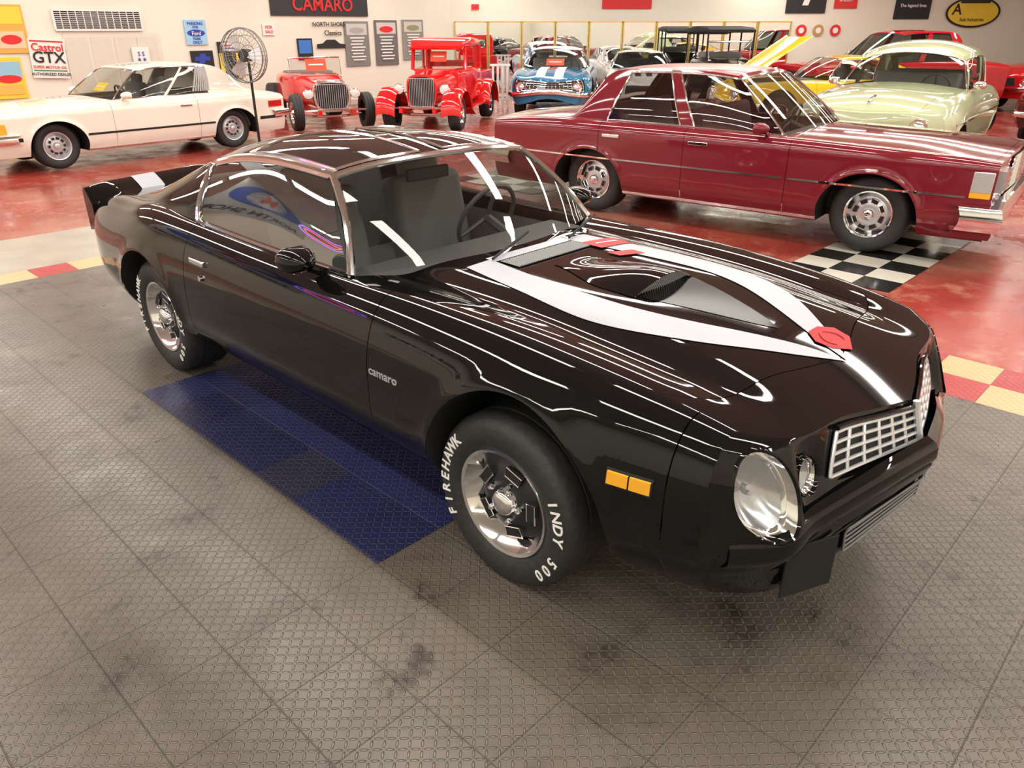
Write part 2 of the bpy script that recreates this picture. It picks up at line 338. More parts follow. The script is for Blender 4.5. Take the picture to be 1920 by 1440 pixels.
    def oval(s,y0,z0,a,b,name,dep,er=0):
        for sd in (-1,1):
            T=np.linspace(0,2*PI,49)
            def S(r,t,off): 
                p=s.inv(y0+a*r*math.cos(t),z0+b*r*math.sin(t));return (p[0]+off,sd*p[1],p[2])
            ed=[S(.97,t,0) for t in T];c=np.mean([q for q in ed[:-1]],axis=0)
            bz=M().g([[S(r,t,o) for t in T] for r,o in ((1.05,-.002),(1.025,.006),(.985,.005),(.95,-.004))]).build(name,BLACK,s.par)
            bowl=lambda k,dd:[tuple(np.array(c)+(np.array(q)-c)*k-np.array((dd,0,0))) for q in ed]
            d1=dep*.55
            M().g([bowl(.985,.004),bowl(.96,d1*.4),bowl(.92,d1*.75),bowl(.87,d1)]).build('bucket',CHROME,bz)
            M().g([bowl(.89,d1),bowl(.86,d1-.008),bowl(.82,d1-.006),bowl(.80,d1+.004)]).build('lamp_ring',CHROME,bz)
            M().g([bowl(.81,d1+.004),bowl(.62,d1+dep*.35),bowl(.35,d1+dep*.55),bowl(.14,dep*1.15),bowl(.12,dep*.9),bowl(.001,dep*.88)]).build('reflector',mat((.55,.56,.58),.16,.9),bz)
            M().g([bowl(.81,d1+.001),bowl(.6,d1-.006),bowl(.3,d1-.010),bowl(.001,d1-.011)]).build('lens',LENS,bz)
    def bar(s,v,r,u1=1,name='bumper',m=CHROME,off=.03,wrap=.3):
        mb=M();pts=[]
        for u in np.linspace(0,u1,16):
            p=s.fr(u,v);pts.append((p[0]+off,p[1]+off*u*u,p[2]))
        if wrap:
            q=pts[-1];x=q[0]-wrap;pts.append((x,s.sy(x,q[2])+off,q[2]))
        mb.g([[(p[0]+r*.55*c,p[1]+r*.4*c*(p[1]>.3),p[2]+r*h) for c,h in ((-1,-1),(.6,-.9),(1,-.3),(1,.3),(.6,.9),(-1,1))] for p in pts],True);return mb.build(name,m,s.par)
    def rearbar(s,z,r,m=CHROME):
        w=s.sy(s.xr,z);pts=[(s.xr-.07,w*u,z) for u in np.linspace(0,1,8)]+[(s.xr+.3,s.sy(s.xr+.3,z)+.02,z)]
        M().g([[(p[0]-r*.5*c,p[1]+r*.3*c*(p[1]>.3),p[2]+r*h) for c,h in ((-1,-1),(.6,-.9),(1,-.3),(1,.3),(.6,.9),(-1,1))] for p in pts],True).build('rear_bumper',m,s.par)
    def fpanel(s,u0,u1,v0,v1,name,m,off=.008,n=14):
        return M().g([[tuple(np.array(s.fr(u,v))+np.array((off,0,0))) for u in np.linspace(u0,u1,n)] for v in np.linspace(v0,v1,8)],True).build(name,m,s.par)
    def fgrid(s,u0,u1,v0,v1,nu,nv,r,name,m,par,off=.014,dp=0):
        q=lambda u,v:tuple(np.array(s.fr(u,v))+np.array((off,0,0)));mb=M()
        for v in np.linspace(v0,v1,nv):
            L=[q(u,v) for u in np.linspace(u1,u0,9)];mb.tube(L+[(p[0],-p[1],p[2]) for p in L[::-1][1:]],r,6)
        for u in np.linspace(u0,u1,nu): mb.tube([q(u,v) for v in np.linspace(v0,v1,8)],r,6,mir=True)
        return mb.build(name,m,par)
    def strip(s,z,x0,x1,h,name,m,off=.006,n=24):
        for sd in (-1,1):
            M().g([[(x,sd*(s.sy(x,z+k*h)+o),z+k*h) for k,o in ((-.5,0),(-.4,off),(.4,off),(.5,0))] for x in np.linspace(x0,x1,n)]).build(name,m,s.par)
    def sbox(s,x,z,w,h,name,m,off=.008,d=.02,sides=(-1,1),bev=.006):
        an=math.atan2(s.sy(x+.05,z)-s.sy(x-.05,z),.1)
        for sd in sides: o=M().box((x,sd*(s.sy(x,z)+off-d/2+.004),z),(w,d,h),sd*an).build(name,m,s.par,bev)
        return o
    def mirrorpart(s,m,x=None,ys=(-1,1)):
        b=s.beltp(.25);x=x or b[0]
        for sd in ys:
            o=M().loft([rrect(x-.05+i,.16*k,.1*k,b[2]+.06,.045,4,sd*(b[1]+.13)) for i,k in ((0,.93),(.02,1),(.07,.9),(.11,.55),(.125,.2))]).build('side_mirror',m,s.par)
            M().g([[(x-.052,sd*(b[1]+.07),b[2]+.03),(x-.052,sd*(b[1]+.19),b[2]+.03)],[(x-.052,sd*(b[1]+.07),b[2]+.09),(x-.052,sd*(b[1]+.19),b[2]+.09)]]).build('mirror_glass',CHROME,o)
            M().tube([(x+.03,sd*(b[1]+.1),b[2]+.03),(x+.04,sd*(b[1]-.0),b[2]-.02)],.02,8).build('mirror_stalk',m,o)
CAM=dict(W=[(-2.6,.70),(-2.45,.80),(-2.1,.875),(-1.372,.935),(-.7,.925),(0,.92),(.6,.915),(1.4,.925),(1.75,.90),(1.95,.865),(2.10,.82)],
 ZC=[(-2.6,.84),(-2.3,.88),(-1.85,.92),(-1.4,.955),(-.9,.945),(0,.93),(.45,.93),(.8,.935),(1.2,.93),(1.6,.905),(2.0,.86),(2.2,.815),(2.36,.77)],
 YC=[(-2.6,.60),(-2.3,.64),(-1.85,.665),(-1.4,.755),(-.9,.775),(0,.77),(.45,.76),(.8,.745),(1.2,.735),(1.6,.725),(2.0,.70),(2.2,.68)],
 ZM=[(-2.6,.86),(-2.2,.90),(-1.85,.945),(.45,.955),(.75,.945),(1.42,.935),(1.8,.90),(2.11,.845),(2.36,.77)],
 arch=[(1.44,.41,.79,.34),(-1.36,.40,.73,.34)],rock=.27,zlo=.5,zhi=.62,tuck=.12,e=2.1,bulge=1,crown=3.1,
 rail=[(.09,.58,1.265),(-.3,.605,1.29),(-.65,.605,1.265),(-.97,.60,1.205),(-1.3,.60,1.11),(-1.65,.635,.985),(-1.88,.655,.925)],
 belt=[.42,.05,-.4,-.88,-1.3,-1.68,-1.9],cen=[(.10,1.30),(-.3,1.35),(-.65,1.345),(-1.0,1.30),(-1.32,1.20),(-1.65,1.05),(-1.9,.945)],
 lip=[(0,2.36),(.25,2.315),(.5,2.265),(.72,2.25),(.88,2.22),(1,2.11)],xr=-2.6,cowl=.62,
 prof=[(2.36,.77),(2.365,.74),(2.395,.645),(2.41,.625),(2.455,.605),(2.465,.57),(2.45,.53),(2.43,.505),(2.425,.44),(2.41,.42)],
 bot=[(2.41,0,.42),(2.385,.2,.40),(2.33,.42,.34),(2.25,.6,.30)],
 cuts=[('quarter_panel',-2.6,-.835),('door',-.83,.695),('front_fender',.70,2.0),('fascia_side',2.004,2.11)],
 side_int=[(0,3,'g'),(3,6,'b')],top_int=(3.1,5.7),rearv=.88,seats=[(-.35,1),(-1.1,0)])
SED=dict(W=[(-2.75,.86),(-2.5,.90),(-1.5,.955),(0,.96),(1.5,.955),(2.15,.93),(2.35,.91)],ZC=[(-2.75,.88),(-2.3,.93),(-1.7,.95),(0,.94),(.6,.93),(1.5,.905),(2.2,.875),(2.36,.86)],
 YC=[(-2.75,.76),(-1.7,.82),(0,.84),(.6,.84),(2.4,.82)],ZM=[(-2.75,.92),(-2,.985),(.5,.97),(1.5,.95),(2.36,.89)],
 arch=[(1.473,.42,.70,.33),(-1.473,.42,.67,.33)],rock=.24,zlo=.46,zhi=.80,tuck=.07,e=2.4,flare=.014,wsbow=.06,wtop=.94,
 rail=[(.02,.65,1.40),(-.28,.67,1.435),(-.60,.67,1.44),(-1.10,.66,1.43),(-1.36,.65,1.395),(-1.66,.75,.97)],belt=[.60,.1,-.36,-1.27,-1.52,-1.76],
 cen=[(.05,1.43),(-.28,1.46),(-.60,1.465),(-1.12,1.455),(-1.38,1.42),(-1.84,.99)],lip=[(0,2.36),(.6,2.355),(1,2.34)],xr=-2.75,cowl=.72,
 prof=[(2.36,.89),(2.375,.86),(2.38,.6),(2.35,.5),(2.33,.32)],bot=[(2.33,0,.32),(2.33,.4,.32),(2.32,.7,.3)],
 cuts=[('quarter_panel',-2.75,-1.30),('rear_door',-1.295,-.335),('front_door',-.33,.695),('front_fender',.70,2.34)],
 side_int=[(.0,1.86,'g'),(1.86,2.10,'b'),(2.10,3.0,'g'),(3,5,'b')],top_int=(4.05,4.9),rearv=.86,hoodfront=.97,hoodj=.9,seats=[(-.25,0),(-1.2,0)])
MER=dict(SED,W=[(-2.42,.76),(-2.2,.84),(-1.4,.895),(0,.90),(1.4,.89),(2.0,.86),(2.2,.82)],ZC=[(-2.42,.80),(-2,.86),(-1.5,.89),(0,.88),(.6,.87),(1.4,.84),(2.0,.78),(2.2,.74)],
 YC=[(-2.42,.64),(-1.6,.72),(0,.76),(.6,.76),(2.2,.72)],ZM=[(-2.42,.83),(-1.8,.91),(.5,.91),(1.4,.88),(2.22,.76)],arch=[(1.41,.39,.66,.31),(-1.41,.39,.64,.31)],rock=.22,zlo=.5,zhi=.72,e=2.2,wtop=.93,
 rail=[(-.02,.57,1.28),(-.4,.60,1.32),(-.75,.60,1.32),(-1.12,.595,1.30),(-1.40,.59,1.24),(-1.74,.68,.91)],belt=[.50,.1,-.3,-1.05,-1.42,-1.80],
 cen=[(0,1.30),(-.4,1.34),(-.75,1.345),(-1.12,1.325),(-1.42,1.27),(-1.86,.915)],lip=[(0,2.22),(.6,2.21),(1,2.16)],xr=-2.42,cowl=.62,
 prof=[(2.22,.76),(2.24,.7),(2.24,.5),(2.2,.3)],bot=[(2.2,0,.3),(2.2,.4,.3),(2.17,.65,.28)],cuts=[('quarter_panel',-2.42,-.75),('door',-.745,.595),('front_fender',.60,2.16)],
 side_int=[(0,1.95,'g'),(1.95,2.05,'b'),(2.05,3,'g'),(3,5,'b')],top_int=(3.7,4.8),seats=[(-.3,1)])
RND=dict(SED,W=[(-2.5,.70),(-2.2,.84),(-1.4,.92),(0,.92),(1.4,.915),(2.0,.87),(2.25,.78)],ZC=[(-2.5,.80),(-2,.93),(-1.5,1.0),(0,1.02),(.6,1.03),(1.4,1.0),(2.0,.94),(2.25,.86)],
 YC=[(-2.5,.50),(-1.6,.70),(0,.76),(.6,.74),(2.25,.62)],ZM=[(-2.5,.84),(-1.8,1.0),(.5,1.11),(1.4,1.07),(2.1,.96),(2.36,.84)],arch=[(1.45,.38,.70,.33),(-1.45,.38,.62,.33)],rock=.27,zlo=.5,zhi=.7,e=2,crown=2.4,wsbow=.1,wtop=.86,
 rail=[(.15,.58,1.42),(-.2,.64,1.47),(-.6,.65,1.48),(-1.1,.63,1.44),(-1.45,.60,1.33),(-1.85,.62,1.02)],belt=[.50,.1,-.3,-1.15,-1.5,-1.95],
 cen=[(.18,1.52),(-.2,1.60),(-.6,1.62),(-1.15,1.57),(-1.55,1.43),(-2.0,1.03)],lip=[(0,2.36),(.5,2.33),(.8,2.27),(1,2.12)],xr=-2.5,cowl=.66,
 prof=[(2.36,.84),(2.39,.75),(2.39,.5),(2.33,.3)],bot=[(2.33,0,.3),(2.3,.3,.3),(2.2,.6,.3)],cuts=[('quarter_panel',-2.5,-1.0),('rear_door',-.995,-.255),('front_door',-.25,.645),('front_fender',.65,2.12)],
 side_int=[(0,.2,'b'),(.2,1.80,'g'),(1.80,2.18,'b'),(2.18,2.95,'g'),(2.95,5,'b')],seats=[(-.3,0),(-1.2,0)])
proto('foreground',R=.33,slots=5,letters=[('FIREHAWK',3.65,.175),('INDY',.45,.165),('500',-.42,.18)])
proto('rally',R=.34,disc=SILVER,slots=8,slotm=GUN,frame=CHROME);proto('alloy',R=.315,rr=.19,w=.2,ring=SILVER,disc=SILVER,cap=SILVER,slots=10,slotm=GUN,frame=SILVER)
proto('dish',R=.32,rr=.2,w=.2,disc=CHROME);proto('red_steel',R=.34,rr=.2,w=.17,disc=mat((.4,.01,.01),.2))
proto('wide',R=.37,rr=.2,w=.3,disc=GUN);proto('cream',R=.33,rr=.2,w=.18,disc=mat((.6,.62,.42),.3),ww=1)
# ================================================================ black coupe
car=thing('coupe','glossy black seventies coupe with silver hood stripes in the foreground','car',W2(0,0),CA)
LA=(.688,.668,.078,.130);TA=(.515,.675,.046,.058)
CAMF=dict(CAM,holes=[LA,TA],pods=[(.68,.60,.075,.12,.07),(.52,.675,.055,.08,-.022),(.60,.66,.022,.11,.016)],trimr=.016)
C=Car(CAMF,car,BLACK,n=170,trim=CHROME,fine=True,sglass=GLS)
for x in (1.372,-1.372):
    for sd in (-1,1): add_wheel(car,x,sd*.856,'foreground')
q=lambda x,y,o=.003:(x,y,C.hz(x,y)+o)
cl=pch([(.68,.31),(1.0,.352),(1.39,.382),(1.55,.355),(1.75,.27),(2.0,.10),(2.14,.004)],.05);wd=pch([(.68,.07),(1.0,.075),(1.39,.088),(1.75,.085),(2.0,.05),(2.14,.002)])
for sd in (-1,1):
    M().g([[q(x,sd*(cl(x)+k*wd(x))) for k in np.linspace(-1,1,9)] for x in np.linspace(.70,2.14,70)]).build('hood_stripe',STRIPE,car)
M().g([[q(x,y) for y in np.linspace(-.25,.25,20)] for x in (.675,.70,.735)]).build('cowl_stripe',STRIPE,car)
v=M().g([[q(x,y,.004) for y in np.linspace(-.235,.235,20)] for x in (.75,.86)]).build('cowl_vent',DARK,car)
lv=M()
for i in range(34):
    y=-.23+.46*i/33;lv.tube([q(.752,y,.006),q(.858,y,.006)],.003,5)
lv.build('louver',GREY,v)
def sc(a,b):
    x=.93+.5*a-.02*b*b*a;y=b*(.10+.10*sstep(0,.7,a));return (x,y,C.hz(x,y)+.003+.054*(1-b*b)**1.2*sstep(0,.9,a))
S_=M().g([[sc(a,b) for b in np.linspace(-1,1,29)] for a in np.linspace(0,1,24)]).build('hood_scoop',BLACK,car)
fr=[sc(1,b) for b in np.linspace(-1,1,29)]
M().g([[(p[0]-.006,p[1],p[2]-.004) for p in fr],[(p[0]-.03,p[1],C.hz(p[0],p[1])) for p in fr]]).build('scoop_grille',DARK,S_)
sg=M()
for i in range(1,28):
    p=fr[i];sg.tube([(p[0]-.004,p[1],p[2]-.005),(p[0]-.022,p[1],C.hz(p[0],p[1])+.002)],.0025,5)
sg.build('scoop_slat',GREY,S_)
M().g([[q(x,k*.18*(1-(x-1.43)/.46)**.8,.002) for k in np.linspace(-1,1,9)] for x in np.linspace(1.43,1.889,16)]).build('scoop_ramp',mat((.003,.003,.003),.15,spec=.2),car)
RDC=mat((.55,.008,.014),.4,spec=.25)  # red for the banner reflections painted on the hood
e=M().g([[q(2.04+.07*r*c_,.10+.085*r*s_,.0055) for c_,s_ in ((1.15,-.1),(.5,.9),(-.4,1.05),(-1,.45),(-1,-.4),(-.3,-.95),(.5,-.8),(1.15,-.1))] for r in (.01,.5,1)]).build('nose_reflection',RDC,car,label='red banner reflection painted on the nose with dark curls')  # reflection of a red banner, laid on the nose as colour
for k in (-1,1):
    M().g([[q(2.0+.075*t,.10+k*(.010+w_+.04*math.sin(t*2.4)*(1-t*.3)),.007) for w_ in (0,.006)] for t in np.linspace(0,1,14)]).build('reflection_curl',mat((.12,.004,.006),.6,spec=.1),e)  # dark curls inside the painted reflection
e2=M().g([[q(.80+.12*a+.03*b,.24+.20*b,.0065) for b in np.linspace(0,1,10)] for a in np.linspace(0,1,5)]).build('hood_reflection',RDC,car,label='red sign reflection painted by the cowl vent')  # hanging sign's red reflection, painted onto the hood
M().g([[q(.85+.012*a+.03*b,.28+.12*b,.008) for b in np.linspace(0,1,10)] for a in np.linspace(0,1,3)]).build('reflection_band',WHITE,e2)  # white lettering band of the mirrored sign, painted too
M().g([[q(.98+.07*a+.05*b,.20+.12*b,.0055) for b in np.linspace(0,1,8)] for a in np.linspace(0,1,4)]).build('hood_reflection',RDC,car)  # second patch of the painted red reflection
g=C.fpanel(0,.53,.08,.33,'grille',DARK,.004);C.fgrid(0.0,.53,.08,.33,7,5,.0062,'grille_bar',SILVER,g,.010)
P_=lambda u,v,o,sd=1:(C.fr(u,v)[0]+o,sd*C.fr(u,v)[1],C.fr(u,v)[2])
M().tube([P_(u,.05,.012) for u in np.linspace(.54,0,12)]+[P_(u,.05,.012,-1) for u in np.linspace(0,.54,12)[1:]],.008).build('grille_frame',BLACK,g)
M().tube([P_(0,v,.016) for v in np.linspace(.0,.37,8)],.012).build('grille_divider',SILVER,g)
g2=C.fpanel(0,.44,.73,.93,'air_intake',DARK,.006);C.fgrid(0.0,.44,.735,.925,2,6,.003,'intake_bar',mat((.2,.2,.2),.4),g2,.012)
ledge=[]
for u in np.linspace(0,.93,30):
    v0=.47+.17*u**1.5;p=np.array(C.fr(u,v0));o_=(1-.6*u)
    ledge.append([(p[0]-.012,p[1],p[2]+.055),(p[0]+.016*o_,p[1]+.004*u,p[2]+.040),(p[0]+.028*o_,p[1]+.006*u,p[2]+.022),(p[0]+.030*o_,p[1]+.006*u,p[2]-.010),(p[0]+.022*o_,p[1],p[2]-.032),(p[0]-.012,p[1],p[2]-.055)])
M().g(ledge,True).build('bumper',BLACK,car,sharp=60)
C.oval(*LA,'headlight',.06);C.oval(*TA,'turn_signal',.03)
pb,u,vv=C.place(.55,.38);M().box((pb[0]+.028,-.52,.385),(.008,.19,.18),-.42).box((pb[0]+.013,-.52,.34),(.03,.17,.012),-.42).build('plate_bracket',DARK,car,.002)
C.strip(.652,1.825,1.968,.062,'marker_frame',DARK,.003,8);C.strip(.652,1.83,1.895,.05,'side_marker',AMB,.007,6);C.strip(.652,1.90,1.963,.05,'side_marker',AMB,.007,6)
t=M();t.text('camaro',.05,Matrix.Translation((.80,-C.sy(.80,.66)-.003,.66))@Matrix.Rotation(PI/2,4,'X'),.0015,sx=1.15,bold=.012);t.build('script_badge',SILVER,car)
for sd in (-1,1):
    h=M().box((-.68,sd*(C.sy(-.68,.80)+.006),.80),(.14,.022,.028)).build('door_handle',CHROME,car,.006)
    M().lathe([(.014,0),(.014,.012),(0,.012)],14,Matrix.Translation((-.64,sd*(C.sy(-.64,.73)),.73))@Matrix.Rotation(0 if sd<0 else PI,4,'Z')).build('door_lock',CHROME,h)
C.mirrorpart(BLACK,.25)
HATCH=mat((.012,.012,.013),.02,var=.01)
for sd in (-1,1):
    T=lambda s_,v:(C.top(s_,v)[0],sd*C.top(s_,v)[1],C.top(s_,v)[2]+.004)
    L1=[T(s_,.13) for s_ in np.linspace(.12,2.0,14)];L2=[T(2.0,v) for v in np.linspace(.13,.92,10)];L3=[T(s_,.92) for s_ in np.linspace(2.0,.12,14)];L4=[T(.12,v) for v in np.linspace(.92,.13,10)]
    h=M().g([[T(s_,v) for v in np.linspace(.14,.91,12)] for s_ in np.linspace(.13,1.98,16)]).build('roof_hatch',HATCH,car)
    M().tube(L1+L2[1:]+L3[1:]+L4[1:-1],.0085,6,True).build('hatch_trim',CHROME,h)
    M().g([[T(s_,v) for v in (.925,.955,.985,1.0)]+[(C.side(s_,.96)[0],sd*(C.side(s_,.96)[1]+.008),C.side(s_,.96)[2])] for s_ in np.linspace(.08,2.8,24)]).build('rail_sheen',SHEEN,car)  # bright band paints the ceiling-light reflection along the roof rail
def spr(b,o=0):
    y=.775*b;k=sstep(.78,1,abs(b));zt=.955-.04*abs(b)-.015*k;zb=.855-.20*k;x1=-2.30-.07*k
    return [(x1+o,y,zb+o),(x1-.06+o,y,zb+.22*(zt-zb)+o),(-2.42+o,y,zb+.6*(zt-zb)+o),(-2.505+o,y,zt+o),(-2.53,y,zt+.002+o),(-2.545-o,y,zt-.015),(-2.55-o,y,zt-.06),(-2.55-o,y,zb-.03)]
rows=[spr(b) for b in np.linspace(-1,1,61)]
S2=M().g(rows).fan(rows[0]).fan(rows[-1]).build('spoiler',BLACK,car)
for sd in (-1,1): M().g([spr(sd*b,.003)[:6] for b in np.linspace(.40,.60,8)]).build('spoiler_stripe',STRIPE,S2)
for sd in (-1,1): M().box((-2.63,sd*.5,.68),(.03,.36,.13)).build('tail_light',REDL,car,.01)
for y0,y1 in ((-.25,.12),(.25,.62)): M().tube([(.72,y0,C.hz(.72,.25)+.012),(.58,y1,.985)],.006).build('wiper',DARK,car)
M().box((.02,0,1.2),(.03,.26,.06)).build('rearview_mirror',DARK,car,.01)
# ================================================================ background cars
def gcar(name,label,spec,loc,hd,col,wk,n=46,rough=.08,roof=None,sx=1,sy=1,sz=1,wx=(1.45,-1.45),wy=.78,gl=GL,cat='car',trim=CHROME):
    o=thing(name,label,cat,(loc[0],loc[1],0),hd);pm=mat(col,rough,0,.5,var=.03)
    c=Car(spec,o,pm,n=n,sx=sx,sy=sy,sz=sz,roof=roof,glassm=gl,trim=trim)
    for x in wx:
        for sd in (-1,1): add_wheel(o,x,sd*wy,wk)
    return c
def hdg(a,b): return math.atan2(b.y-a.y,b.x-a.x)
def lv2(h): return Vector((-math.sin(h),math.cos(h),0))
# maroon sedan
r_,f_=G0(1113,336,.34),G0(1627,402,.34);h=hdg(r_,f_);ctr=(r_+f_)/2+lv2(h)*.80;wb=(f_-r_).length/2
MAR=(.185,.014,.024)
K=gcar('sedan','maroon four door sedan with chrome side strips parked behind the black coupe',dict(SED,intmat=mat((.16,.04,.04),.7),arch=[(wb,.42,.70,.33),(-wb,.42,.67,.33)],trimr=.011),ctr,h,MAR,'rally',n=80,wx=(wb,-wb),wy=.80,roof=mat((.27,.06,.06),.3,0,.3),sz=1.02,gl=glass((.62,.63,.62),.08,.5))  # roof colour lightened to carry the pale reflection lying on it
for sd in (-1,1):
    for t_ in (1.86,2.10): M().tube([(p[0],sd*(p[1]+.003),p[2]) for p in (K.side(t_,w) for w in np.linspace(.02,.94,8))],.009).build('pillar_trim',CHROME,K.par)
K.bar(.70,.105,name='front_bumper',off=.06);K.bar(.88,.05,name='bumper_pad',m=mat(MAR,.2),off=.03);K.rearbar(.5,.08)
g=K.fpanel(0,.46,.06,.5,'grille',DARK);K.fgrid(0,.46,.06,.5,9,7,.006,'grille_bar',CHROME,g)
K.lamp(.68,.72,.1,'headlight',0,rect=(.32,.17),mats=mat((.75,.76,.78),.1,.6));K.sbox(2.25,.72,.15,.17,'corner_lamp',mat((.75,.76,.78),.1,.6));K.sbox(2.25,.625,.15,.055,'side_marker',AMB)
K.strip(.60,.72,2.15,.02,'side_trim',CHROME);K.strip(.60,-2.65,.66,.02,'side_trim',CHROME);K.strip(.27,-1.0,1.0,.03,'rocker_trim',CHROME)
for xx in (-.18,-1.15): K.sbox(xx,.83,.2,.035,'door_handle',CHROME)
K.mirrorpart(mat(MAR,.1),.42)
# white coupe at the left wall
f_,r_=G0(108,274,.315),G0(437,240,.315);h=hdg(r_,f_);ctr=(r_+f_)/2-lv2(h)*.74;CRM=(.82,.80,.71);wb=(f_-r_).length/2
B=gcar('coupe','cream white vintage coupe with alloy wheels along the left wall',dict(MER,arch=[(wb,.39,.66,.31),(-wb,.39,.64,.31)]),ctr,h,CRM,'alloy',n=70,wx=(wb,-wb),wy=.74)
B.bar(.6,.06,name='front_bumper',m=CHROME);B.rearbar(.5,.06);B.strip(.45,-1.0,1.0,.03,'side_trim',DARK);B.strip(.45,1.85,2.1,.05,'side_trim',DARK);B.strip(.45,-2.35,-1.85,.05,'side_trim',DARK);B.strip(.235,-1.0,1.0,.03,'rocker_trim',CHROME)
B.sbox(2.08,.60,.12,.13,'corner_lamp',AMB);B.lamp(.55,.6,.1,'headlight',0,rect=(.3,.16));g=B.fpanel(0,.45,.1,.5,'grille',DARK);B.sbox(-.55,.74,.2,.03,'door_handle',CHROME)
B.mirrorpart(mat(CRM,.08),.35)
for sd in (-1,1):
    for k in np.linspace(2.6,3.0,8): M().tube([(B.side(k,w)[0],sd*(B.side(k,w)[1]+.005),B.side(k,w)[2]) for w in (.08,.5,.90)],.014,5).build('window_louver',GREY,B.par)
B.sbox(-2.2,.66,.3,.1,'tail_light',REDL)
# pale green rounded sedan
GR=(.50,.57,.36)
E=gcar('sedan','pale green rounded fifties sedan parked behind the maroon sedan',RND,(5.85,11.95),math.atan2(-.80,-.60),GR,'cream',n=70,wy=.76,sx=1.06,sy=1.10,sz=1.04,wx=(1.53,-1.53))
E.bar(.7,.06,name='front_bumper');E.lamp(.65,.74,.1,'headlight',.1);g=E.fpanel(0,.6,.35,.6,'grille',DARK);E.fgrid(0,.6,.35,.6,6,3,.012,'grille_bar',CHROME,g)
E.strip(.74,-1.9,1.9,.02,'side_trim',CHROME);M().tube([(2.0,0,E.hz(2.0,0)+.01),(2.15,0,E.hz(2.15,0)+.02),(2.3,0,E.hz(2.3,0)+.01)],.02).build('hood_ornament',CHROME,E.par);E.mirrorpart(CHROME,.5);E.rearbar(.5,.06)
for xx in (-.18,-.9): E.sbox(xx,.92,.16,.03,'door_handle',CHROME)
# blue striped coupe
bp=G(968,217);h=math.atan2(-.98,-.12);fw=Vector((math.cos(h),math.sin(h),0));bc=bp-fw*1.45+lv2(h)*.80
BL=gcar('coupe','blue sixties coupe with broad white hood stripes near the mirrors',CAM,bc,h,(.02,.18,.36),'dish',n=50,wx=(1.38,-1.38),wy=.80,roof=mat((.85,.85,.82),.3),sz=1.06)
for sd in (-1,1):
    M().g([[(x,sd*y,BL.hz(x,y)+.004) for y in (.10,.2,.3)] for x in np.linspace(.7,2.2,30)]).build('hood_stripe',WHITE,BL.par)
BL.bar(.62,.05,name='front_bumper');g=BL.fpanel(0,.95,.12,.5,'grille',DARK,.012);BL.fgrid(0,.9,.12,.5,10,5,.006,'grille_bar',CHROME,g);BL.lamp(.6,.66,.1,'headlight',.2,off=.02)
WS=gcar('sports_car','low white sports car with dark stripes beside the blue coupe',CAM,(3.28,21.1),math.atan2(-.99,-.1),(.8,.8,.78),'dish',n=44,wx=(1.26,-1.26),wy=.76,sx=.91,sy=.95,sz=.98,gl=GLD)
for sd in (-1,1): M().g([[(x,sd*y,WS.hz(x,y)+.004) for y in (.06,.12,.2)] for x in np.linspace(.7,2.0,26)]).build('hood_stripe',INK,WS.par)
WS.lamp(.56,.66,.09,'headlight',.3,off=.02);g=WS.fpanel(0,.5,.4,.8,'grille',DARK,.012)
YE=gcar('muscle_car','yellow muscle car with its hood raised behind the maroon sedan',CAM,(6.3,16.2),math.atan2(-.12,-.99),(.85,.55,.02),'dish',n=44,wx=(1.32,-1.32),wy=.77,sx=.96,sy=.96)
hd=YE.hood;px=1.98;pz=.85
hd.matrix_local=Matrix.Translation((px,0,pz))@Matrix.Rotation(.56,4,'Y')@Matrix.Translation((-px,0,-pz))
YE.lamp(.58,.66,.1,'headlight',.2,off=.02);YE.bar(.62,.05,name='front_bumper');M().box((1.4,0,.7),(.8,.6,.3)).build('engine',GUN,YE.par,.04)
R1=gcar('suv','tall red squared wagon standing behind the green sedan',SED,(8.6,19.0),math.atan2(-.15,-.99),(.5,.012,.02),'dish',n=40,sz=1.22,sx=.92,wx=(1.36,-1.36),wy=.8,gl=GLD,trim=DARK)
R2=gcar('hatchback','bright red low car beyond the tall red wagon',CAM,(9.4,22.1),math.atan2(-.05,-1),(.6,.015,.015),'dish',n=40,wx=(1.38,-1.38),wy=.8)
R3=gcar('sedan','red rounded car at the far right under the oval sign',RND,(13.9,20.4),math.atan2(-.35,-.9),(.5,.012,.015),'dish',n=40,wy=.76)
R4=gcar('sedan','dark burgundy sedan at the right edge beside the green sedan',RND,(10.7,15.1),math.atan2(-.80,-.60),(.07,.008,.012),'dish',n=44,sz=.93,wy=.76)
for c in (R1,R2,R3,R4):
    c.lamp(.58,.66,.09,'headlight',.15,off=.015);c.bar(.65,.05,name='front_bumper');g=c.fpanel(0,.45,.2,.5,'grille',DARK)
